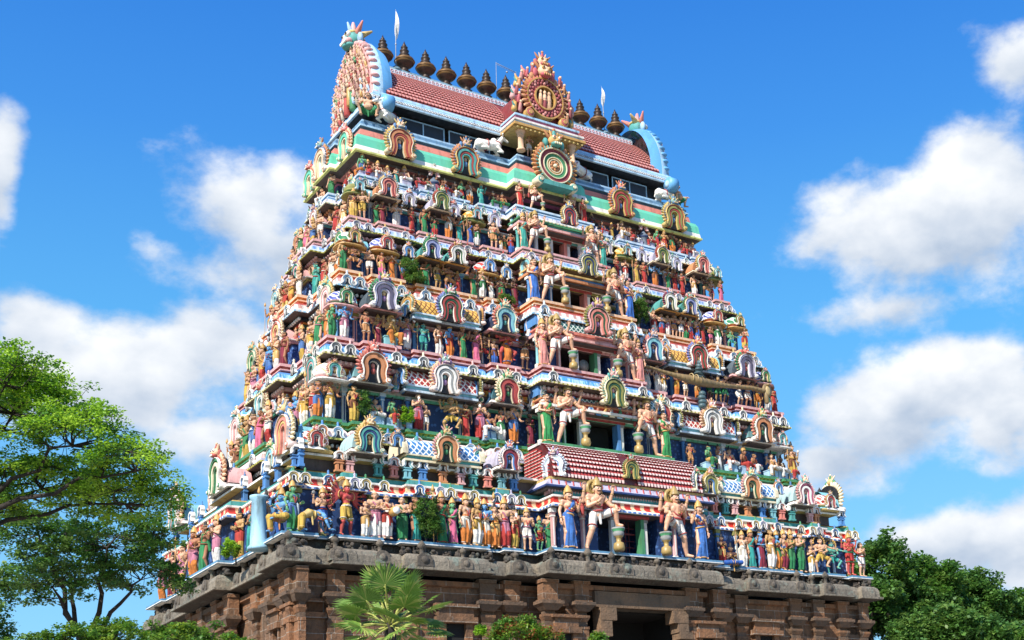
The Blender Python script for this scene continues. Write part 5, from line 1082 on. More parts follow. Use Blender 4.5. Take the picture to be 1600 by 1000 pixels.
def arms_(k):
    return {'n': [('shL', (-.27, -.06, 1.16), (-.045, -.21, 1.27), (.35, -.1, 1), (1, 0, 0)), ('shR', (.27, -.06, 1.16), (.045, -.21, 1.27), (-.35, -.1, 1), (-1, 0, 0))],
            'f': [('shL', (-.29, -.05, 1.15), (.02, -.20, 1.12), (1, -.1, .15), (0, -1, 0)), ('shR', (.29, -.05, 1.15), (-.02, -.22, 1.17), (-1, -.1, .15), (0, -1, 0))],
            'h': [('shL', (-.30, .02, 1.14), (-.30, -.08, .90), (0, -.2, -1), (1, 0, 0)), ('shR', (.30, .0, 1.16), (.22, -.22, 1.05), (-.3, -1, .2), (0, 0, 1))],
            'r': [('shL', (-.36, .0, 1.26), (-.36, -.10, 1.52), (0, -.1, 1), UPP), ('shR', (.30, .02, 1.14), (.31, -.07, .90), (0, -.2, -1), (-1, 0, 0))],
            'g': [('shL', (-.29, .02, 1.14), (-.29, -.05, .88), (0, -.15, -1), (1, 0, 0)), ('shR', (.31, -.04, 1.17), (.29, -.20, 1.38), (0, -.3, 1), UPP)],
            'w': [('shL', (-.28, -.02, 1.15), (-.10, -.21, 1.08), (1, -.2, .1), (0, 0, 1)), ('shR', (.29, .02, 1.14), (.30, -.04, .89), (0, -.15, -1), (-1, 0, 0))],
            'q': [('shL', (-.37, .04, 1.26), (-.40, -.04, 1.52), (0, 0, 1), UPP), ('shR', (.37, .04, 1.26), (.40, -.04, 1.52), (0, 0, 1), UPP), ('shL', (-.28, -.05, 1.14), (-.20, -.24, 1.22), (0, -.3, 1), UPP), ('shR', (.30, -.02, 1.13), (.28, -.20, 1.0), (0, -1, -.4), (0, 0, 1))],
            'd': [('shL', (-.42, .0, 1.30), (-.50, -.10, 1.50), (0, -.1, 1), UPP), ('shR', (.42, .0, 1.34), (.62, -.10, 1.26), (1, -.1, -.1), UPP), ('shL', (-.30, -.06, 1.15), (-.08, -.24, 1.2), (1, 0, .4), UPP), ('shR', (.33, -.04, 1.14), (.12, -.24, 1.06), (-1, 0, -.3), UPP)],
            'P': [('shL', (-.32, -.14, 1.18), (-.30, -.34, 1.22), (-.2, -1, 0), (0, 0, 1)), ('shR', (.28, -.14, 1.18), (.05, -.34, 1.22), (-.4, -1, 0), (0, 0, 1))],
            's': [('shL', (-.33, -.02, 1.18), (-.34, -.14, 1.40), (0, -.1, 1), UPP), ('shR', (.30, -.06, 1.15), (.22, -.26, 1.0), (-.3, -1, -.1), (0, 0, 1))]}[k]
def low(J, dz):  # drop the upper body for a seated figure
    for k, z in (('pel', .96), ('waist', 1.10), ('chest', 1.30), ('neck', 1.47), ('head', 1.60), ('shL', 1.41), ('shR', 1.41)):
        x = {'shL': -.215, 'shR': .215}.get(k, 0); J[k] = (x, -.03 if k == 'head' else 0, z - dz)
    return J
def lowarms(A, dz): return [tuple([a[0]] + [(q[0], q[1], q[2] - dz) for q in a[1:3]] + list(a[3:])) for a in A]
SWAY = dict(hipL=(-.13, 0, .92), hipR=(.07, 0, .90), pel=(-.035, 0, .96), waist=(-.01, -.01, 1.1), chest=(.02, 0, 1.3), neck=(.015, 0, 1.47), head=(0, -.03, 1.6), shL=(-.19, 0, 1.42), shR=(.235, 0, 1.40), kneeR=(.13, -.08, .5))
def seat_block(j, D, mx): pass
GN = {'1': 'dhoti', '2': 'sari', '3': 'shorts'}
HN = {'c': 'crown', 'b': 'topknot', 'B': 'beard', 'H': 'hair', '0': 'bald', 't': 'turban', 'h': 'halo', 'L': 'lion'}
def get_fig(pose, gar, head):
    g = GN[gar]; hd = HN[head]
    if head == 'b' and gar == '2': hd = 'bun'
    key = (pose, g, hd)
    if key in FIG: return FIG[key]
    J = {}; A = None; ex = None; belly = 0; fem = gar == '2'
    if pose in 'nfhr': A = arms_(pose); J = {'h': dict(SWAY), 'r': dict(SWAY)}.get(pose, {})
    elif pose in 'gw': A = arms_(pose); J = dict(SWAY)
    elif pose == 'q': A = arms_('q'); belly = .0
    elif pose == 'c': A = arms_('n')
    if pose == 'r':
        def ex(j, D, mx): j.cone((-.37, -.13, .0), .016, (-.37, -.13, 1.95), .014, 0, 7); j.lathe([(.02, 1.85), (.06, 1.92), (.05, 2.0), (.0, 2.14)], (-.37, -.13, 0), 0, 8)
    elif pose == 'q':
        def ex(j, D, mx):
            for s in (-1, 1): j.lathe([(.02, -.02), (.075, -.015), (.075, .015), (.02, .02)], (s * .41, -.06, 1.66), 3 if s < 0 else 2, 12, 'y')
    elif pose == 'd':
        def ex(j, D, mx):
            for i in range(11): t = math.pi * (-.05 + 1.1 * i / 10); j.ell((D['head'] + V((.30 * math.cos(t), .12, .30 * math.sin(t)))), (.05, .03, .06), 0, 6, 4)
    elif pose == 'h':
        def ex(j, D, mx): j.path([D['neck'] + V((-.09, -.02, -.04)), D['chest'] + V((-.05, -.17, -.05)), D['waist'] + V((.0, -.17, -.02)), D['chest'] + V((.06, -.17, -.05)), D['neck'] + V((.09, -.02, -.04))], [.022] * 5, 1, 6)
    if pose == 'm':
        A = []
        for i in range(7):
            t = rad(-38 + 17 * i)
            for s in (-1, 1): A.append(('shL' if s < 0 else 'shR', (s * (.2 + .26 * math.cos(t)), .06, 1.36 + .30 * math.sin(t)), (s * (.2 + .50 * math.cos(t)), .02, 1.34 + .58 * math.sin(t)), (s * math.cos(t), 0, math.sin(t)), UPP))
        J = dict(kneeL=(-.16, -.04, .5), ankL=(-.2, .02, .09), toeL=(-.26, -.14, .035), kneeR=(.16, -.04, .5), ankR=(.2, .02, .09), toeR=(.26, -.14, .035))
    elif pose == 'D':
        A = [('shL', (-.26, -.14, 1.15), (-.10, -.34, 1.12), (1, -.4, -.2), (0, 0, -1)), ('shR', (.34, -.10, 1.15), (.34, -.36, 1.10), (-.2, -1, -.2), (-1, 0, 0))]
        def ex(j, D, mx):
            j.lathe([(.13, -.22), (.15, -.21), (.18, -.1), (.19, 0), (.18, .1), (.15, .21), (.13, .22)], (.14, -.36, 1.04), 0, 14, 'y'); j.lathe([(.02, -.25), (.14, -.24), (.14, -.2), (.02, -.19)], (.14, -.36, 1.04), 2, 14, 'y')
    elif pose == 'd':
        A = arms_('d'); J = dict(hipL=(-.11, 0, .84), hipR=(.11, 0, .84), kneeL=(-.34, -.14, .56), ankL=(-.22, 0, .10), toeL=(-.32, -.12, .035), kneeR=(.40, -.16, .66), ankR=(.20, -.14, .36), toeR=(.28, -.26, .30), pel=(0, 0, .88), waist=(.02, -.01, 1.03), chest=(.03, 0, 1.24), neck=(.02, 0, 1.41), head=(.0, -.03, 1.54), shL=(-.18, 0, 1.35), shR=(.24, 0, 1.35))
        A = lowarms(A, .06)
    elif pose == 'P':
        A = arms_('P'); J = dict(hipL=(-.10, .1, .88), hipR=(.10, .1, .88), kneeL=(-.14, -.12, .50), ankL=(-.16, .02, .09), kneeR=(.16, -.02, .48), ankR=(.24, .2, .09), toeR=(.27, .04, .035), pel=(0, .08, .92), waist=(0, .02, 1.06), chest=(0, -.06, 1.24), neck=(0, -.10, 1.40), head=(0, -.15, 1.52), shL=(-.215, -.08, 1.35), shR=(.215, -.08, 1.35))
        A = lowarms(A, .04)
    elif pose in 'sS':
        J = dict(hipL=(-.11, -.05, .52), hipR=(.11, -.05, .52), kneeL=(-.20, -.34, .52), ankL=(-.18, -.30, .10), toeL=(-.20, -.46, .06), kneeR=(.38, -.26, .50), ankR=(.02, -.34, .50), toeR=(-.12, -.38, .46))
        if pose == 'S': J.update(kneeR=(.26, -.34, .52), ankR=(.20, -.30, .10), toeR=(.22, -.46, .06), kneeL=(-.26, -.34, .52))
        low(J, .42); A = lowarms(arms_('q' if pose == 'S' else 's'), .42)
    elif pose == 'x':
        J = dict(hipL=(-.11, -.03, .16), hipR=(.11, -.03, .16), kneeL=(-.40, -.24, .16), ankL=(.06, -.32, .09), toeL=(.18, -.34, .08), kneeR=(.40, -.24, .16), ankR=(-.06, -.30, .10), toeR=(-.18, -.32, .08))
        low(J, .79); A = lowarms(arms_('n'), .79)
    return figure(key, J, g, hd, A, False, ex, belly, fem)
SKIN = {'p': ('pale', paint('cf9c76', .72, .6)), 't': ('tan', paint('a5683f', .72, .6)), 'b': ('blue', paint('4f97d0', .72, .5)), 'g': ('green', paint('4f9a63', .72, .5)), 'r': ('red', paint('c03a32', .72, .5)), 'y': ('golden', paint('b88a48', .72, .6)), 'k': ('dark brown', paint('5c3826', .72, .6)), 'e': ('teal', paint('3fa391', .72, .5))}
CLOTH = {'W': ('white', cloth('e6e1da')), 'R': ('red', cloth('ac332f')), 'O': ('orange', cloth('c97632')), 'G': ('green', cloth('2c7d4c')), 'B': ('blue', cloth('2f5fae')), 'Y': ('yellow', cloth('c4a24a')), 'P': ('pink', cloth('d2688a')), 'M': ('maroon', cloth('7f2338')), 'T': ('teal', cloth('2f948c')), 'N': ('tan', cloth('c08a5c'))}
TRIMS = [GOLD, cloth('a83a30'), cloth('3a7a4c'), cloth('c9a04a'), cloth('d9d2c4'), cloth('4a6fa5'), cloth('b5748a'), cloth('7a4a30')]
ORD = 'first second third fourth fifth sixth seventh eighth ninth tenth eleventh twelfth thirteenth fourteenth fifteenth sixteenth seventeenth eighteenth nineteenth twentieth'.split()
TENS = ['', '', 'twenty', 'thirty', 'forty']
def ordinal(n):
    if n <= 20: return ORD[n - 1]
    t, u = divmod(n, 10); return {20: 'twentieth', 30: 'thirtieth', 40: 'fortieth'}[n] if u == 0 else TENS[t] + '-' + ORD[u - 1]
LEDGE = {1: 'lowest', 2: 'green', 3: 'pink', 4: 'orange', 5: 'lilac', 6: 'topmost'}
PNAME = {'n': ('standing', 'praying hands'), 'f': ('standing', 'folded arms'), 'h': ('standing', 'lowered arms'), 'r': ('standing', 'one raised arm'), 'q': ('standing', 'four arms'), 'g': ('standing', 'one raised hand'), 'w': ('standing', ''), 's': ('seated', ''), 'S': ('seated', ''), 'x': ('cross-legged', ''), 'd': ('dancing', ''), 'm': ('many-armed', ''), 'D': ('drumming', ''), 'c': ('small praying', ''), 'P': ('pulling', '')}
HEADW = {'c': 'crowned', 'b': '', 'B': 'bearded', 'H': 'long-haired', '0': 'bald', 't': 'turbaned', 'h': 'haloed', 'L': 'lion-headed'}
CNT = [0]
def place(fig, name, mtx, skin, cloth, label, group, trim=None, full=True, gold=None):
    body, gar, hdm, jm = fig
    r = link(name, body); r.matrix_world = mtx; recolour(r, {0: skin}); tag(r, label, 'statue', group); CNT[0] += 1
    for nm, me, rc in (('garment', gar, {0: cloth, 1: trim or GOLD}), ('headdress', hdm, {0: gold or GOLD}), ('jewellery', jm, {0: gold or GOLD})):
        if nm == 'jewellery' and not full: continue
        o = link(nm, me, r); recolour(o, rc)
    return r
BLK = MB(); BLK.box(-.5, .5, -.5, .5, 0, .9, 0); BLK.box(-.54, .54, -.54, .5, .9, 1, 0); BLKM = BLK.mesh('plinth', [LBLUE])
SMALLG = 'painted figures on the tower ledges'
def build_rows():
    H = {1: 1.06, 2: .98, 3: .90, 4: .80, 5: .77, 6: .70}
    for k, txt in ROWS.items():
        t = TI[k]; rows = sorted([r.split() for r in txt.split('|')], key=lambda r: float(r[0]))
        if k > 1:
            add = []; rg = random.Random(70 + k)
            for r0, r1 in zip(rows[:-1], rows[1:]):
                x0, x1 = float(r0[0]), float(r1[0]); g = x1 - x0; lim = 1.0 * H[k]
                if g > lim and not (x0 < t['cx'] < x1) and len(add) < 13:
                    for q in range(min(3, int(g / (lim * .62)) - 1)):
                        n_ = min(3, int(g / (lim * .62)) - 1); ga_ = rg.choice('1123'); add.append(['%.2f' % (x0 + g * (q + 1) / (n_ + 1)), rg.choice('gw' if ga_ == '2' else 'nfhrh'), rg.choice('tktpyt'), rg.choice('RGWTPYOML'.replace('L', 'B')), ga_, rg.choice('cbbHt' if ga_ != '2' else 'cb'), '%.2f' % rg.uniform(.78, .92)])
            rows = sorted(rows + add, key=lambda r: float(r[0]))
        for i, (x, pose, sk, cl, ga, hd, sc) in enumerate(rows):
            x = max(-t['a'] + .38, min(t['a'] - .38, float(x))); s = H[k] * float(sc); y = -t['b'] + .36; z = t['z'] + .01
            if abs(x) < t['cw'] + .3: y -= t['cp'] * .0
            if pose == 'x': z = t['z'] + .01
            if pose in 'sS':
                w = .62 * s; sub('plinth', BLKM, T(x, y + .05, t['z'] + .003, 0, w, .5, .42 * s), TOWER, {0: [LBLUE, LBLUE, AQUA, AQUA, LILAC, LILAC][k - 1]}, .4)
            if pose == 'c': s *= 1.0
            pn, ar = PNAME[pose]; gw = {'1': 'dhoti', '2': 'sari', '3': 'loincloth'}[ga]
            lab = ' '.join(w for w in (HEADW[hd], SKIN[sk][0] + '-skinned', pn, 'statue in', CLOTH[cl][0], gw + ',', ordinal(i + 1), 'from sunlit corner on front', LEDGE[k], 'ledge') if w)
            place(get_fig(pose, ga, hd), 'seated_statue' if pose in 'sSx' else ('dancing_statue' if pose == 'd' else 'standing_statue'), T(x, y - (.12 if pose == 'P' else R.uniform(-.08, .10)), z, R.uniform(-.42, .42), s * R.uniform(.93, 1.06)), SKIN[sk][1], CLOTH[cl][1], lab, SMALLG, R.choice(TRIMS), k <= 5)
    # the sunlit side face
    seq = {1: 'h e B 1 c|r p O 1 b|w t T 2 b|f y Y 1 b|n p W 1 c|g t G 2 b|h t O 1 c|q p W 1 c|r p Y 1 b|w p M 2 b|h k O 1 b', 2: 'r p R 3 b|h p W 1 b|f b Y 1 c|w p B 2 b|h p R 1 c|g t P 2 b|n p W 1 b|q y Y 1 c|f t O 1 b|w p G 2 b|h p Y 1 b|r t W 1 c',
           3: 'w p O 2 b|g p G 2 b|h p W 1 b|f p Y 1 c|w t M 2 b|n p W 1 H|h b B 1 c|r p R 1 c|w p R 2 b|f t O 1 b|h p W 1 b|g p Y 2 b', 4: 'd p O 1 c|h p W 1 b|w t R 2 b|g e T 2 b|f p W 1 c|h p O 1 b|q t Y 1 c|h p Y 1 b|w p O 2 b|f p W 1 b|r t R 1 c', 5: 'r p O 1 c|h p W 1 b|w t R 2 b|f p W 3 b|h y Y 1 c|g p P 2 b|n p W 1 c|h t O 1 b|w p G 2 b|f p W 1 b', 6: 's p O 1 c|s t R 2 b|h p G 1 c|s p W 1 b|s t O 1 c|q p Y 1 c'}
    for k, txt in seq.items():
        t = TI[k]; L = txt.split('|'); n = len(L)
        for i, e in enumerate(L):
            pose, sk, cl, ga, hd = e.split(); y = -t['b'] * .86 + i * (1.72 * t['b']) / (n - 1); o = .45 if abs(y) < t['b'] * .32 else 0
            x = -t['a'] - o + .42; y = yk(y, t['b']); s = H[k] * R.uniform(1.04, 1.2)
            pn, ar = PNAME[pose]; gw = {'1': 'dhoti', '2': 'sari', '3': 'loincloth'}[ga]
            lab = ' '.join(w for w in (HEADW[hd], SKIN[sk][0] + '-skinned', pn, 'statue in', CLOTH[cl][0], gw + ',', ordinal(i + 1), 'from front corner on sunlit side', LEDGE[k], 'ledge') if w)
            if pose == 's': sub('plinth', BLKM, T(x + .05, y, t['z'] + .003, rad(-90), .5, .5, .42 * s), TOWER, {0: LILAC}, .2)
            place(get_fig(pose, ga, hd), 'seated_statue' if pose == 's' else ('dancing_statue' if pose == 'd' else 'standing_statue'), T(x, y, t['z'] + .01, rad(-90) + R.uniform(-.2, .5), s), SKIN[sk][1], CLOTH[cl][1], lab, SMALLG, R.choice(TRIMS), k <= 4)
ROWS={1:'''-15.31 h g G 1 c 1.05|-14.07 q p B 3 c 1.0|-13.07 m r Y 3 h 1.1|-12.28 f p W 1 0 .85|-11.84 f p W 1 0 1.08|-11.37 D p W 1 0 1.08|-10.67 f p G 1 0 1.0|-10.11 w t T 2 b 1|-8.95 r t G 2 c 1.05|-8.42 w g P 2 c 1.0|-7.79 h p O 1 c 1.12|-7.25 h y W 1 c 1.02|-6.85 h b O 1 c 1.06|-6.39 n p O 1 b 1.0|-5.92 r p R 1 c 1.06|-5.42 n p Y 1 B 1.04|-4.81 h p W 3 c .96|-4.23 h g R 3 c .8|-3.68 g p G 2 b .98|6.06 n k R 1 b .8|6.54 x k B 1 b .95|7.42 r p W 1 c 1.0|7.91 g t T 2 c 1.0|8.53 w b M 2 b 1.0|9.15 h y W 1 b 1.08|9.61 h b O 1 c 1.02|10.04 h p M 1 c 1.06|10.51 n y G 1 c 1.06|11.20 n p G 1 b 1.08|11.89 c p W 1 H .75|12.51 d p Y 3 b 1.1|13.40 d e T 3 b 1.0|14.54 q r R 3 c 1.1|15.47 n p W 3 H .98''',
2:'''-13.42 c t O 1 H .95|-12.72 q t W 1 c 1.05|-11.69 h y Y 1 b 1.05|-10.67 s p W 1 b 1.0|-9.93 s g R 1 b 1.0|-9.36 s k G 1 b 1.0|-8.66 n p R 1 B 1.05|-8.29 n p W 3 H .75|-7.10 d y Y 3 c 1.05|-6.33 w t R 2 b 1.0|-5.59 n p R 1 B 1.05|-5.20 s t W 1 b 1.05|-3.90 q p O 1 c 1.05|-3.01 w k M 2 b .95|6.46 h t N 3 H .8|7.53 s g G 1 b .95|9.00 s p W 1 b 1.05|9.95 s t R 1 c 1.05|10.60 s t W 1 b 1.0|11.80 s p W 1 b 1.05|12.48 s k W 1 b 1.0|13.34 s t R 1 c .95|14.03 r p Y 1 b 1.1|14.59 q y Y 1 c 1.0''',
3:'''-12.58 h g G 1 c .95|-12.03 q b W 1 c 1.02|-11.03 h t N 3 b .95|-9.82 S y O 1 L 1.3|-9.06 q t W 1 b 1.0|-8.21 r e T 3 H .95|-7.45 h p W 1 t 1.0|-6.91 h b O 1 t 1.02|-6.32 g t G 2 t 1.0|-5.60 w t P 2 t 1.0|-5.17 d k R 3 b .95|-4.05 d r O 2 L 1.25|-3.02 n k N 3 b 1.05|4.07 h p W 1 H .95|4.71 h p W 1 H .98|5.11 h p W 1 H .85|5.96 f t O 1 c .9|6.54 f p W 3 b .85|8.09 P k G 3 b .98|8.60 P y G 3 b 1.0|9.12 P k G 3 b 1.0|10.07 P p W 3 H 1.0|10.65 P t W 3 H 1.0|12.08 r t W 1 c 1.0|12.63 w t R 2 H .95''',
4:'''-11.78 h y G 1 t 1.05|-11.21 d t N 3 h 1.15|-10.39 f p W 3 b .95|-9.33 n p O 2 b 1.05|-7.61 w t G 2 b 1.0|-7.03 h y Y 3 b 1.0|-6.46 d t N 3 b 1.05|-5.97 w t R 2 c .85|-5.19 w t G 2 b 1.0|-4.71 q p W 1 c 1.0|-3.67 q k R 1 c 1.0|-2.94 w k M 2 b 1.0|5.46 f p W 1 b .95|5.91 f p R 1 b .95|6.33 n p W 1 b .95|6.75 h p N 3 b .95|7.13 q p W 3 H .95|7.43 h t G 1 H .9|7.77 h p R 1 c .95|8.20 n p B 1 H .95|8.54 w k R 2 H .85|9.68 r p W 1 c 1.1|10.57 d g T 3 b .8|11.47 f p Y 1 c 1.05''',
5:'''-10.99 h k Y 1 c 1.0|-10.40 q p Y 3 c 1.1|-9.67 w k G 2 b .9|-9.39 w t M 2 b .9|-8.68 q p W 1 c 1.0|-7.93 w t R 2 b .95|-7.24 g t G 2 b .95|-6.70 h k R 1 b .9|-5.99 q t O 1 c 1.1|-5.41 w t T 2 b .95|-4.86 r t B 2 b .95|-4.44 n t W 1 H .95|-3.52 h p N 3 b 1.05|-3.13 f k W 1 H .75|-2.88 f t O 1 H .8|-2.55 h t B 1 H .85|3.76 w t R 2 c .95|4.41 n p W 1 b 1.0|5.03 r t Y 2 c 1.0|5.57 w t R 2 b .95|6.32 q b O 1 c 1.05|7.13 g t G 2 c .95|7.65 w t R 2 c 1.0|8.08 w t R 2 b .9|8.96 h p W 1 b 1.0|9.67 d k N 3 b 1.0|10.70 w t P 2 b .95''',
6:'''-10.08 h g G 1 c .95|-9.66 s t R 2 c 1.0|-9.17 s p W 1 c 1.1|-8.65 s t G 2 c 1.0|-7.76 s p W 1 c 1.1|-7.02 s k R 1 b 1.0|-6.61 s t W 1 b .9|-5.64 s t R 1 b 1.0|-5.12 s k W 1 b .9|-4.70 h g R 3 c .9|-4.23 h t O 1 c 1.05|-3.66 g e T 2 c 1.0|-2.94 s k G 1 b 1.0|-2.42 s t G 1 b 1.0|2.98 h k B 1 c .9|3.67 s t R 1 b 1.0|4.86 s p W 1 c 1.15|5.41 s t R 2 b 1.0|5.96 s k W 1 b .9|6.73 s t R 1 b 1.0|7.25 h g R 2 c .95|7.72 h y O 1 c 1.0|8.29 h t O 1 c 1.1|8.87 s k R 2 c 1.0|9.23 s t R 1 b .95|9.77 s p W 1 c 1.1'''}

build_rows()
def club(j, D, mx):
    p = mx((.46, -.20, 0)); 
    j.lathe([(.13, 0), (.15, .08), (.13, .2), (.06, .24), (.07, .34), (.12, .38), (.15, .46), (.13, .5), (.17, .56), (.17, .60), (.10, .62)], p, 0, 12, ms=[0] * 5 + [3, 3, 4, 3, 0])
    hd = D['head']; c0 = hd + V((0, .14, .06)); j.torus(c0, .20, .055, 0, (0, 1, 0), 18, 6); j.torus(c0 + V((0, .02, 0)), .12, .05, 0, (0, 1, 0), 14, 5)
    for s in (-1, 1): j.path([hd + V((s * .16, .14, -.05)), D['chest'] + V((s * .34, .14, -.10)), D['pel'] + V((s * .36, .12, .0))], [.05, .07, .05], 1, 7)
def build_guardians():
    J = dict(hipL=(-.13, 0, .94), hipR=(.10, -.02, .96), kneeL=(-.24, -.06, .53), ankL=(-.36, .02, .09), toeL=(-.44, -.13, .035), pel=(-.02, 0, .97), waist=(-.03, -.02, 1.10), chest=(-.05, -.01, 1.29), neck=(-.04, -.01, 1.46), head=(-.02, -.05, 1.59), shL=(-.28, 0, 1.40), shR=(.19, 0, 1.40), kneeR=(.40, -.24, .86), ankR=(.44, -.18, .66 - .0), toeR=(.52, -.30, .645))
    J['ankR'] = (.45, -.20, .68); J['kneeR'] = (.36, -.26, 1.02)
    A = [('shL', (-.40, .06, 1.28), (-.42, -.06, 1.56), (-.05, -.05, 1), UPP), ('shR', (.40, .06, 1.28), (.44, -.06, 1.56), (.08, -.05, 1), UPP), ('shL', (-.32, -.06, 1.14), (-.12, -.26, 1.24), (.6, -.2, .8), UPP), ('shR', (.34, -.12, 1.18), (.36, -.30, 1.14), (.0, -.5, -1), (0, -1, 0))]
    FL = figure('guardian', J, 'shorts', 'crown', A, True, club, bulk=1.2); FR = figure('guardian_m', J, 'shorts', 'crown', A, True, club, mirror=True, bulk=1.2)
    G1 = figure('goddess', dict(SWAY), 'sari', 'crown', arms_('g'), True, female=True); G2 = figure('goddess_m', dict(SWAY), 'sari', 'crown', arms_('g'), True, female=True, mirror=True)
    G3 = figure('goddess_b', dict(SWAY), 'sari', 'bun', arms_('w'), True, female=True); G4 = figure('goddess_bm', dict(SWAY), 'sari', 'bun', arms_('w'), True, female=True, mirror=True)
    P_ = paint('d9a07a', .45, .35)
    spec = {1: (1.76, 2.12, 3.62, 1.50, 'blue', cloth('3d6fb5')), 2: (1.6, 2.25, 3.38, 1.36, 'green', cloth('2f8a4c')), 3: (1.44, 1.95, 2.75, 1.25, 'pink', cloth('d98f86')), 4: (1.36, 1.85, 2.75, 1.22, 'blue', cloth('3568b5')), 5: (1.15, 1.65, 2.32, 1.02, 'teal', cloth('3d9c8f')), 6: (.78, 1.05, 1.9, .80, 'red', cloth('c2332c'))}
    for k, (sg, xg, xd, sd, cn, cm) in spec.items():
        t = TI[k]; y = -t['b'] - t['cp'] + (.18 if k == 1 else .26); z = t['z'] + .01
        for s, F_, word in ((-1, FL, 'sunlit'), (1, FR, 'shaded')):
            place(F_, 'guardian_statue', T(t['cx'] + s * xg, y, z, 0, sg), P_, CLOTH['W'][1], f"large four-armed guardian statue with leg raised on a club, {word} side of {LEDGE[k]} ledge doorway", 'guardian figures beside the doorways', RED, True, paint('a98a3e', .4, .45))
        for s, F_, word in ((-1, G1 if k % 2 else G3, 'sunlit'), (1, G2 if k % 2 else G4, 'shaded')):
            place(F_, 'goddess_statue', T(t['cx'] + s * xd, y + .08, z, 0, sd), P_, cm, f"tall woman statue in {cn} sari beside the guardian, {word} side of {LEDGE[k]} ledge doorway", 'sari-clad women beside the doorways', GOLD, True)
    # small pairs on the dormer gallery and squat figures on the upper corners
    for s, w in ((-1, 'sunlit'), (1, 'shaded')):
        place(get_fig('h', '3', 'c'), 'standing_statue', T(s * .85, -3.6, 36.01, s * .2, .70), SKIN['p'][1], CLOTH['W'][1], f"small pale statue in white loincloth between the dormer pillars under the roof, {w} side", SMALLG, GOLD, True)
    JS = dict(hipL=(-.12, -.05, .30), hipR=(.12, -.05, .30), kneeL=(-.36, -.22, .46), ankL=(-.28, -.20, .07), toeL=(-.34, -.34, .035), kneeR=(.36, -.22, .46), ankR=(.28, -.20, .07), toeR=(.34, -.34, .035)); low(JS, .62)
    AS = [('shL', (-.38, -.04, .60), (-.36, -.24, .52), (0, -1, -.2), (0, 0, -1)), ('shR', (.38, -.04, .60), (.36, -.24, .52), (0, -1, -.2), (0, 0, -1))]
    SQ = figure('squat', JS, 'shorts', 'hair', AS, True, None, .07)
    for x, y, rz, lab in ((-9.45, -2.95, rad(-20), 'squatting pot-bellied statue in green loincloth on the sunlit upper corner below the roof hood'), (9.35, -2.75, rad(20), 'squatting pot-bellied statue on the shaded upper corner beside a white bull')):
        place(SQ, 'seated_statue', T(x, y, 36.0, rz, 1.25), SKIN['p'][1], CLOTH['G'][1], lab, SMALLG, TEAL, True)
    # a figure arched over backwards and the one leaning from the corner on the lowest ledge
    JB = dict(hipL=(-.25, -.10, .62), hipR=(-.25, .10, .62), kneeL=(-.45, -.12, .52), kneeR=(-.42, .12, .52), ankL=(-.48, -.12, .09), ankR=(-.45, .12, .09), toeL=(-.33, -.14, .035), toeR=(-.3, .14, .035), pel=(-.18, 0, .64), waist=(-.02, 0, .66), chest=(.20, 0, .60), neck=(.36, 0, .50), head=(.50, -.04, .40), shL=(.28, -.20, .54), shR=(.28, .20, .54))
    AB = [('shL', (.34, -.26, .30), (.46, -.24, .08), (1, -.2, 0), (0, 0, -1)), ('shR', (.34, .26, .30), (.46, .24, .08), (1, .2, 0), (0, 0, -1))]
    BD = figure('bend', JB, 'dhoti', 'hair', AB, True)
    place(BD, 'kneeling_statue', T(-14.55, -8.98, 13.81, 0, 1.15), SKIN['b'][1], CLOTH['Y'][1], 'blue statue in yellow trousers bent over on hands and feet by the lowest sunlit corner', SMALLG, YELLOW, True)
    place(get_fig('s', '1', 'c'), 'seated_statue', T(-15.55, -8.2, 13.81, rad(-62), 1.25), SKIN['b'][1], CLOTH['Y'][1], 'blue statue in yellow dhoti seated round the sunlit corner of the lowest ledge', SMALLG, ORANGE, True)
build_guardians()
def make_bull():
    b = MB(); c = b.cone
    c((-.42, 0, .34), .24, (.05, 0, .36), .25); c((.05, 0, .36), .25, (.42, 0, .42), .22); b.ell((.30, 0, .66), (.16, .13, .12)); c((.45, 0, .48), .17, (.66, -.04, .80), .11); b.ell((.72, -.05, .86), (.13, .10, .11)); c((.76, -.06, .84), .09, (.94, -.09, .74), .06)
    for s in (-1, 1):
        c((.42, s * .16, .28), .09, (.62, s * .20, .10), .06); c((.62, s * .20, .10), .06, (.38, s * .2, .06), .045); c((-.40, s * .18, .26), .15, (-.14, s * .24, .10), .08); c((-.14, s * .24, .10), .07, (-.44, s * .24, .06), .05)
        c((.68, s * .10 - .05, .92), .035, (.60, s * .24 - .05, .95), .05)
    c((-.62, 0, .40), .04, (-.66, .1, .10), .035)
    me = remesh(b, .02, .5, 'bull'); o = MB(); into(o, me)
    for s in (-1, 1): o.path([(.70, s * .07 - .05, .95), (.71, s * .13 - .05, 1.03), (.74, s * .12 - .05, 1.12)], [.028, .022, .008], 1, 7); o.ell((.80, s * .095 - .055, .88), (.022, .018, .022), 1, 7, 5)
    o.ell((.955, -.095, .735), (.03, .05, .035), 1, 7, 5); o.torus((.50, -.01, .55), .17, .02, 2, (.55, 0, .8), 14, 5); o.torus((-.1, 0, .36), .255, .018, 2, (1, 0, 0), 18, 5)
    return o.mesh('bull', [paint('ece6dc', .5, .25), BLACK, RED])
BULL = make_bull()
for x, rz, lab in ((-8.3, rad(-155), 'white lying bull statue beside the squatting figure at the sunlit upper corner'), (-2.9, 0, 'white lying bull statue next to the dormer pillar on its sunlit side'), (2.75, rad(-160), 'white lying bull statue next to the dormer pillar on its shaded side'), (8.35, rad(10), 'white lying bull statue with red collar at the shaded upper corner')):
    tag(link('bull_statue', BULL), lab, 'statue', 'white bulls below the roof').matrix_world = T(x, -2.95, 36.0, rz, 1.15)
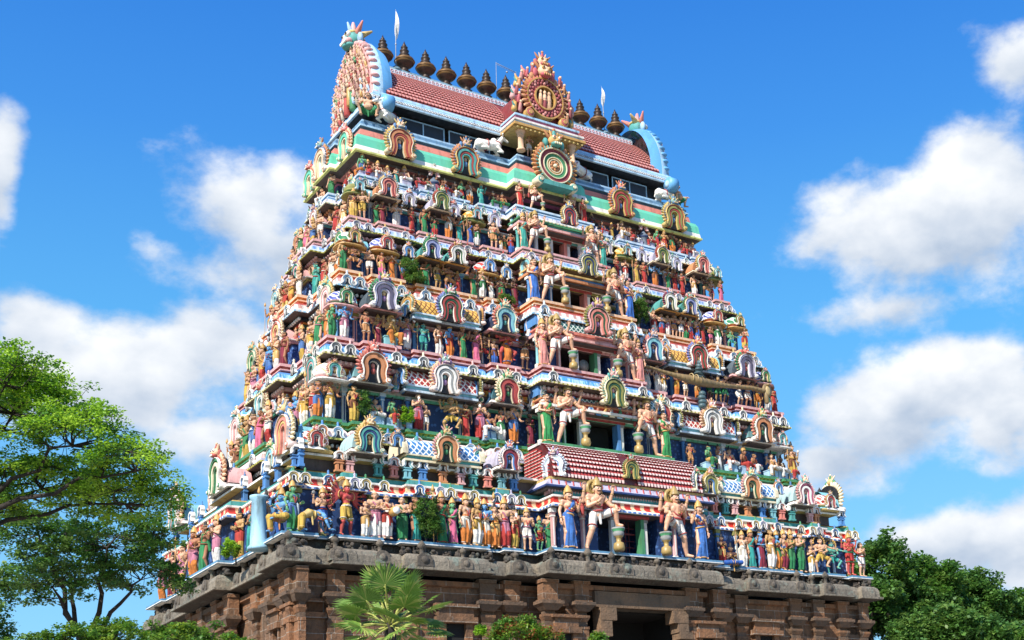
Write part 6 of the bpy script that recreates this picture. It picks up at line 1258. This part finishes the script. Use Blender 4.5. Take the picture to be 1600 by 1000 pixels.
def build_serpent():
    # long brown serpent stretched across the pink ledge, hood raised at its far end, and the dark stacked turtle-and-mount under it
    z = 23.2; y = -6.55; pts = []
    for i in range(29):
        t = i / 28; x = 3.5 + 8.0 * t; zz = z + 1.15 - .30 * math.sin(math.pi * min(1, t * 1.15)) - .22 * t; r = .07 + .17 * math.exp(-((t - .42) / .17) ** 2) + .06 * t
        pts.append((x, y - .12 * math.sin(math.pi * t), zz, r))
    mb = MB()
    for a, b in zip(pts[:-1], pts[1:]): mb.cone(a[:3], a[3], b[:3], b[3], 0, 10)
    hx = 11.55; mb.cone(pts[-1][:3], .15, (hx, y, z + .35), .13, 0, 10); mb.cone((hx, y, z + .35), .13, (hx + .05, y, z + 1.1), .1, 0, 10); mb.ell((hx + .05, y - .02, z + 1.0), (.34, .09, .38), 0, 12, 8); mb.ell((hx + .05, y - .14, z + 1.28), (.10, .12, .08), 0, 8, 6); mb.ell((hx + .05, y - .1, z + .95), (.18, .06, .28), 1, 10, 6)
    for i in range(3): mb.torus((6.4 + i * .32, y - .1, z + .86), .25 - .02 * i, .03, 1, (1, 0, 0), 14, 5)
    tag(link('serpent_statue', mb.mesh('serpent', [paint('8a6f3c', .5, .4), paint('b59a5c', .5, .4)])), 'long brown serpent statue with raised hood stretched across the pink ledge', 'statue')
    mb = MB(); x = 7.0; y -= .12
    for i, (r, h) in enumerate(((.22, .0), (.26, .22), (.24, .44), (.20, .66))): mb.ell((x + .05 * (i % 2), y, z - .55 + h), (r, .2, .16), 0, 10, 6)
    for i, (r, h) in enumerate(((.34, 1.0), (.30, 1.2), (.24, 1.42), (.17, 1.62), (.09, 1.8))): mb.ell((x, y + .1, z + h), (r, .22, .15), 0, 12, 6); mb.torus((x, y + .1, z + h), r * .95, .03, 1, (0, 0, 1), 14, 5)
    tag(link('mountain_statue', mb.mesh('mount', [paint('3f5f66', .5, .4), paint('24383d', .6, .4)])), 'dark stacked conical rock statue under the middle of the long serpent', 'statue')
build_serpent()
flush_subs(TOWER)
# ---------------------------------------------------------------- flags and aerial on the ridge
def flagpole(x, h, z0, z1, lab, tilt):
    r = empty('flag_pole', (x, 0, 41.08)); tag(r, lab, 'flag pole', 'flag poles on the roof ridge')
    mb = MB(); mb.cone((0, 0, 0), .03, (tilt * .3, 0, h), .018, 0, 8); mb.lathe([(.05, .0), (.32, .0), (.22, .12), (.06, .3)], (0, 0, 0), 1, 12); mb.lathe([(.02, h * .45), (.05, h * .47), (.02, h * .5)], (tilt * .13, 0, 0), 0, 8)
    link('pole', mb.mesh('pole', [plain('pole_grey', (.35, .38, .42, 1), .4), paint('7fa7b8')]), r)
    mb = MB(); n = 9
    L = []
    for i in range(n + 1):
        t = i / n; w = .17 * math.sin(math.pi * (t ** .7)) + .01; y = .05 * math.sin(t * 7)
        L.append(((tilt * .3 + .02 - w * .4, y, z0 - 41.08 + (z1 - z0) * t), (tilt * .3 + .02 + w * .9, y + .05 * math.cos(t * 5), z0 - 41.08 + (z1 - z0) * t - .05)))
    vs = [p for q in L for p in q]; vs += [(a, b + .012, c) for a, b, c in vs]; m = 2 * (n + 1)
    mb.add(vs, [(2 * i, 2 * i + 1, 2 * i + 3, 2 * i + 2) for i in range(n)] + [(m + 2 * i, m + 2 * i + 2, m + 2 * i + 3, m + 2 * i + 1) for i in range(n)] + [(2 * i, 2 * i + 2, m + 2 * i + 2, m + 2 * i) for i in range(n)] + [(2 * i + 1, m + 2 * i + 1, m + 2 * i + 3, 2 * i + 3) for i in range(n)])
    link('flag', mb.mesh('flag', [plain('white_cloth', (.85, .83, .78, 1), .8)]), r)
flagpole(-6.56, 3.3, 42.95, 44.75, 'thin pole with limp white flag near the horned mask at the sunlit roof end', .1)
flagpole(6.5, 2.9, 42.85, 44.2, 'thin pole with small white flag near the shaded end of the roof ridge', -.2)
r = empty('aerial', (0, 0, 0)); tag(r, 'thin wire aerial frame on two posts beside the middle dormer', 'aerial')
mb = MB(); mb.cone((-.6, 0, 41.0), .02, (-.57, 0, 43.5), .012, 0, 6); mb.cone((.65, 0, 41.0), .02, (.68, 0, 43.3), .012, 0, 6); link('post', mb.mesh('post', [plain('pole_grey', (.35, .38, .42, 1))]), r)
mb = MB(); mb.cone((-.57, 0, 43.45), .02, (.68, 0, 43.25), .02, 0, 6); mb.cone((-.57, 0, 43.36), .01, (.68, 0, 43.16), .01, 0, 5); mb.ell((.1, 0, 43.1), .06, 0, 8, 5); link('crossbar', mb.mesh('crossbar', [plain('pole_grey', (.35, .38, .42, 1))]), r)
# ---------------------------------------------------------------- trees
BARK = stone('bark', (.05, .038, .03, 1), (.03, .024, .02, 1), (.02, .016, .013, 1), mortar=False)
def leaves_mesh(name, sprays, per, rad_, size, mats, flat=.35, seed=1, curl=.38):
    rg = np.random.default_rng(seed); S_ = np.array(sprays); n = len(S_) * per
    C_ = np.repeat(S_, per, 0); g = rg.normal(size=(n, 3)); g *= (rg.random((n, 1)) ** .5) * rad_ / np.linalg.norm(g, axis=1, keepdims=True); g[:, 2] *= flat
    c = C_ + g
    d = rg.normal(size=(n, 3)); d[:, 2] *= .5; d += g / rad_ * .8; d /= np.linalg.norm(d, axis=1, keepdims=True)
    up = np.array([0, 0, 1.]) + rg.normal(size=(n, 3)) * curl; s = np.cross(d, up); s /= np.linalg.norm(s, axis=1, keepdims=True) + 1e-9
    L = size * rg.uniform(.7, 1.3, (n, 1)); w = L * .34; nn = np.cross(s, d) * L * .12
    v = np.stack([c - d * L * .5, c + s * w + nn, c + d * L * .55, c - s * w + nn], 1).reshape(-1, 3)
    me = bpy.data.meshes.new(name); me.vertices.add(n * 4); me.vertices.foreach_set('co', v.astype(np.float32).ravel()); me.loops.add(n * 4); me.loops.foreach_set('vertex_index', np.arange(n * 4, dtype=np.int32))
    me.polygons.add(n); me.polygons.foreach_set('loop_start', np.arange(0, n * 4, 4, dtype=np.int32)); me.polygons.foreach_set('loop_total', np.full(n, 4, np.int32))
    for m in mats: me.materials.append(m)
    k = np.repeat(rg.integers(0, len(mats), len(S_)), per); fl = rg.random(n) < .2; k[fl] = rg.integers(0, len(mats), fl.sum()); me.polygons.foreach_set('material_index', k.astype(np.int32)); me.update(calc_edges=True); me.validate(); return me
def tree(name, label, base, fork, lobes, n_sp, per, rs, size, mats, seed, tr=.3, group=None, shell=(.55, 1.0), low=-.35, flat=.35, cat='tree', twig=.02, cap_=0.6):
    rg = random.Random(seed); B = V(base); Fk = V(fork); r = empty(name, base); tag(r, label, cat, group)
    mb = MB(); mid = (B + Fk) / 2 + V((rg.uniform(-.3, .3), rg.uniform(-.3, .3), 0)) * (Fk - B).length * .08
    mb.path([B - B, mid - B, Fk - B], [tr * 1.25, tr, tr * .8], 0, 10); nodes = []
    for c, ra, rz_ in lobes:
        c = V(c); p = Fk; L = []; n = 7; sag = (c - Fk).length * .12
        for i in range(1, n + 1):
            t = i / n; q = Fk.lerp(c, t) + V((rg.uniform(-1, 1), rg.uniform(-1, 1), rg.uniform(-.6, .6))) * sag * .35 + V((0, 0, sag * math.sin(math.pi * t) * .6)); mb.cone(p - B, tr * .62 * (1 - .75 * (i - 1) / n), q - B, tr * .62 * (1 - .75 * i / n), 0, 7); p = q; L.append(q)
        nodes.append(L)
    sp = []; tot = sum(l[1] * l[1] for l in lobes)
    for (c, ra, rz_), L in zip(lobes, nodes):
        k = max(6, int(n_sp * ra * ra / tot)); subs = []
        for i in range(max(5, k // 9)):
            th, ph = rg.uniform(0, 6.283), rg.uniform(low, 1.0); cz = math.sqrt(max(0, 1 - ph * ph)); q = V(c) + V((ra * cz * math.cos(th), ra * cz * math.sin(th), rz_ * ph)) * rg.uniform(.5, .8)
            a = min(L[2:], key=lambda n_: (n_ - q).length); m1 = a.lerp(q, .5) + V((rg.uniform(-.1, .1), rg.uniform(-.1, .1), -.06)) * ra; mb.cone(a - B, tr * .20 * cap_, m1 - B, tr * .14 * cap_, 0, 6); mb.cone(m1 - B, tr * .14 * cap_, q - B, tr * .08 * cap_, 0, 5); subs += [m1, q]
        for i in range(k):
            th, ph = rg.uniform(0, 6.283), rg.uniform(low, 1.0); cz = math.sqrt(max(0, 1 - ph * ph)); f = rg.uniform(*shell); q = V(c) + V((ra * cz * math.cos(th) * f, ra * cz * math.sin(th) * f, rz_ * ph * f)) + V((rg.gauss(0, .08), rg.gauss(0, .08), rg.gauss(0, .05))) * ra
            sp.append(tuple(q - B)); a = min(subs + L, key=lambda n_: (n_ - q).length); mb.cone(a - B, max(.008, tr * .05 * cap_), q - B, .006, 0, 4, False)
    link('trunk', mb.mesh('trunk', [BARK]), r); link('crown', leaves_mesh('crown', sp, per, rs, size, mats, flat, seed), r); return r
LF = [leafmat('leaf_bright', (.34, .58, .035, 1), (.22, .44, .03, 1)), leafmat('leaf_mid', (0.120, 0.279, 0.033, 1), (0.075, 0.198, 0.024, 1)), leafmat('leaf_fresh', (.44, .66, .05, 1), (.30, .52, .04, 1))]
LD = [leafmat('leaf_dark', (0.078, 0.191, 0.039, 1), (0.051, 0.134, 0.027, 1), .35), leafmat('leaf_mid2', (0.127, 0.277, 0.049, 1), (0.088, 0.200, 0.035, 1), .4), leafmat('leaf_olive', (0.176, 0.296, 0.055, 1), (0.117, 0.220, 0.043, 1), .4)]
LY = [leafmat('leaf_yellow', (0.255, 0.367, 0.030, 1), (0.165, 0.279, 0.030, 1)), leafmat('leaf_lime', (0.165, 0.294, 0.030, 1), (0.105, 0.220, 0.030, 1)), leafmat('leaf_mid', (0.135, 0.294, 0.033, 1), (0.083, 0.206, 0.027, 1))]
tree('spreading_tree', 'tall feathery green tree with dark spreading limbs beside the sunlit side of the tower', (-30.2, -20.6, 0), (-29.2, -21.2, 9.6),
     [((-27.9, -22.4, 12.9), 1.95, 1.35), ((-26.75, -24.2, 11.85), 1.4, .95), ((-25.65, -25.0, 11.15), 1.12, .58), ((-27.0, -21.4, 11.4), 1.9, .7), ((-25.3, -22.8, 10.8), 1.5, .6), ((-29.2, -19.6, 14.0), 2.2, 1.8), ((-28.4, -23.8, 13.3), 1.3, 1.0), ((-28.2, -21.0, 10.7), 1.3, .55)], 1050, 62, .33, .088, LF, 3, .16, low=-.12, shell=(.62, 1.1), flat=.42, cap_=1.0)
tree('slender_tree', 'thin-leaved darker tree with slender stems below the spreading tree', (-23.9, -14.0, 0), (-23.9, -14.0, 8.2), [((-23.5, -15.2, 11.6), 1.95, .9), ((-24.6, -14.1, 10.8), 1.7, 1.1), ((-22.6, -15.5, 10.3), 1.4, 1.1), ((-25.5, -13.7, 11.9), 1.4, .8), ((-25.2, -15.2, 10.0), 1.3, .9)], 420, 55, .34, .11, LD + [LF[1]], 5, .17, low=-.5, flat=.4)
tree('leafy_shrub', 'bright yellow-green bushy treetop below the sunlit side of the stone base', (-26.7, -29.4, 0), (-26.7, -29.4, 4.9), [((-27.5, -28.75, 6.05), 1.05, .65), ((-26.7, -29.4, 6.05), 1.0, .6), ((-25.7, -30.1, 5.95), 1.0, .5), ((-24.9, -30.7, 5.75), .7, .45), ((-28.4, -28.0, 5.9), .9, .55)], 380, 60, .17, .075, LY, 6, .10, low=-.4, flat=.6)
tree('dark_shrub', 'dark narrow bush at the lower corner below the spreading tree', (-28.9, -25.6, 0), (-28.9, -25.6, 6.0), [((-28.6, -25.75, 7.7), .42, .95), ((-28.8, -25.4, 6.6), .7, .8)], 120, 60, .2, .08, LD, 8, .09, low=-.8, flat=.8)
BT = 'broad dark green trees behind the shaded end of the tower'
for i, (lab, bx, by, lobes) in enumerate((
        ('tall broad tree right behind the shaded end of the stone base', 31.5, 7.5, [((33.4, 7.2, 18.4), 2.2, 2.5), ((31.0, 6.5, 15.0), 2.2, 3.0), ((29.6, 8.6, 17.2), 2.4, 2.6), ((33.2, 7.9, 14.5), 2.6, 2.6)]),
        ('rounded tree with lighter crown, second from the shaded end of the tower', 38.4, 7.7, [((38.3, 7.6, 17.0), 2.4, 2.6), ((36.8, 7.3, 15.3), 2.3, 2.5), ((39.9, 8.2, 15.0), 2.4, 2.6)]),
        ('broad tree in the middle of the dark grove, below the small clouds', 44.3, 8.3, [((43.6, 8.2, 16.8), 2.4, 2.4), ((45.6, 8.6, 15.9), 2.4, 2.4), ((42.0, 8.0, 14.6), 2.4, 2.4)]),
        ('outermost tree of the dark grove at the edge of the picture', 50.8, 9.2, [((49.0, 8.9, 15.5), 2.4, 2.4), ((51.6, 9.3, 15.4), 2.6, 2.8), ((53.8, 9.8, 14.0), 2.6, 2.6)]),
        ('low bushy tree in front of the dark grove beside the stone base', 33.0, .6, [((31.9, .8, 12.9), 2.2, 1.7), ((34.6, .4, 12.2), 2.3, 1.6), ((29.5, 1.6, 12.0), 1.6, 1.6)]),
        ('low spreading tree in front of the dark grove at the edge of the picture', 38.2, -.2, [((36.6, .0, 12.0), 2.3, 1.4), ((39.4, -.4, 11.8), 2.4, 1.5), ((41.6, -.6, 11.6), 2.4, 1.5)]))):
    tree('broadleaf_tree', lab, (bx, by, 0), (bx, by, lobes[0][0][2] - 5.0), lobes, 430, 60, .62, .30, LD if i % 2 == 0 else LD + [LF[1]], 20 + i, .4, group='trees of the grove', low=-.6, flat=.75)
SH = 'shrubs at the foot of the stone base'
def shrub(label, base, lobes, n, mats, seed, rs=.17, size=.085, per=45, tr=.035, group=SH, name='leafy_shrub'):
    z = min(l[0][2] - l[2] for l in lobes); return tree(name, label, base, (base[0], base[1], max(base[2] + .05, z)), lobes, n, per, rs, size, mats, seed, tr, group, low=-.7, flat=.9, cat='shrub')
shrub('light green shrub with reddish shoots in front of the stone wall beside the fan palm', (-15.7, -26.6, 0), [((-15.82, -26.5, 7.15), .72, .5), ((-15.25, -26.9, 6.9), .55, .4), ((-16.3, -26.2, 6.85), .35, .35)], 150, LY + [leafmat('leaf_red', (0.330, 0.103, 0.030, 1), (0.225, 0.132, 0.030, 1))], 31)
shrub('tiny bright shrub tip in front of the gateway jamb', (-14.0, -27.8, 0), [((-14.04, -27.8, 6.8), .26, .18)], 26, LY, 32, .12)
shrub('small sprig with few leaves between the fan palm and the light green shrub', (-16.6, -25.9, 0), [((-16.6, -25.92, 7.26), .17, .15)], 12, LF, 33, .1)
TS = 'plants rooted on the tower ledges'
shrub('large dark shrub growing among the figures on the lowest ledge', (-9.7, -8.75, 13.8), [((-9.7, -8.85, 14.9), .52, .95), ((-9.45, -8.9, 14.4), .45, .5)], 90, LD, 41, .18, .09, group=TS)
shrub('narrow dark shrub on the green ledge beside a golden figure', (-11.35, -6.2, 19.4), [((-11.3, -6.35, 20.2), .28, .7)], 30, LD, 42, .15, .08, group=TS)
shrub('small bright green shrub between seated figures on the green ledge', (-9.4, -6.4, 19.4), [((-9.4, -6.5, 19.95), .32, .4)], 30, LF, 43, .14, .09, group=TS)
shrub('dark bushy shrub on the orange ledge below an arch', (-8.6, -5.3, 26.8), [((-8.6, -5.4, 27.5), .45, .65), ((-8.4, -5.4, 27.0), .5, .35)], 70, LD, 44, .16, .08, group=TS)
shrub('low green tuft hanging over the orange ledge near the sari-clad woman', (-3.7, -5.5, 26.75), [((-3.7, -5.6, 26.75), .48, .25)], 34, LD, 45, .14, .08, group=TS)
shrub('dark shrub on the orange ledge beside the shaded row of slim figures', (4.3, -5.4, 26.8), [((4.3, -5.5, 27.7), .35, .9)], 60, LD, 46, .15, .08, group=TS)
shrub('small plant rooted near the sunlit corner of the stone cornice', (-16.1, -4.6, 13.3), [((-16.3, -4.6, 13.9), .35, .4)], 40, LF, 47, .14, .09, group=TS)
def palm(base, zc, label):
    r = empty('fan_palm', base); tag(r, label, 'palm'); rg = random.Random(4)
    mb = MB(); h = zc - base[2] - .3; n = 16
    for i in range(n): z0, z1 = h * i / n, h * (i + 1) / n; mb.cone((0, 0, z0), .17 + .02 * (i % 2), (0, 0, z1), .16, 0, 10)
    link('trunk', mb.mesh('trunk', [BARK]), r)
    mats = [leafmat('palm_leaf', (.20, .33, .055, 1), (.12, .24, .04, 1), .3), leafmat('palm_leaf_old', (.40, .42, .12, 1), (.26, .34, .08, 1), .3), plain('palm_stalk', (.36, .38, .09, 1), .5)]
    for k in range(34):
        az = k * 2.399 + rg.uniform(-.2, .2); el = rad(84 - 112 * (k / 33) ** .9); L = rg.uniform(.95, 1.35); d = V((math.cos(az) * math.cos(el), math.sin(az) * math.cos(el), math.sin(el))); s = V((-math.sin(az), math.cos(az), 0)); nrm = s.cross(d)
        if nrm.z < 0: nrm = -nrm
        mb = MB(); o = V((0, 0, h)); e = o + d * L - V((0, 0, .06)); mb.path([o, o + d * L * .5 + V((0, 0, .04)), e], [.040, .03, .022], 2, 6)
        nb = 24; fr = rg.uniform(.62, .80); roll = rg.uniform(-.6, .6); s2 = s * math.cos(roll) + nrm * math.sin(roll); n2 = d.cross(s2)
        for i in range(nb):
            t = rad(-122 + 244 * i / (nb - 1)); ln = fr * (1 - .22 * abs(t) / 2.1) * rg.uniform(.92, 1.06); b = (d * math.cos(t) + s2 * math.sin(t)).normalized(); w = b.cross(n2).normalized(); dr = V((0, 0, -.04 * ln * (1 + 1.5 * rg.random())))
            p0 = e; pm = e + b * ln * .55 + n2 * .05 * ln; p1 = e + b * ln + dr; wd = .047; k_ = 1 if rg.random() < .25 else 0
            mb.add([p0, pm + w * wd, p1, pm - w * wd, pm - n2 * .025], [(0, 1, 4), (1, 2, 4), (2, 3, 4), (3, 0, 4)], k_)
        link('frond', mb.mesh('frond', mats), r)
palm((-18.1, -23.4, 0), 8.05, 'fan palm with spiky green fronds in front of the stone base')
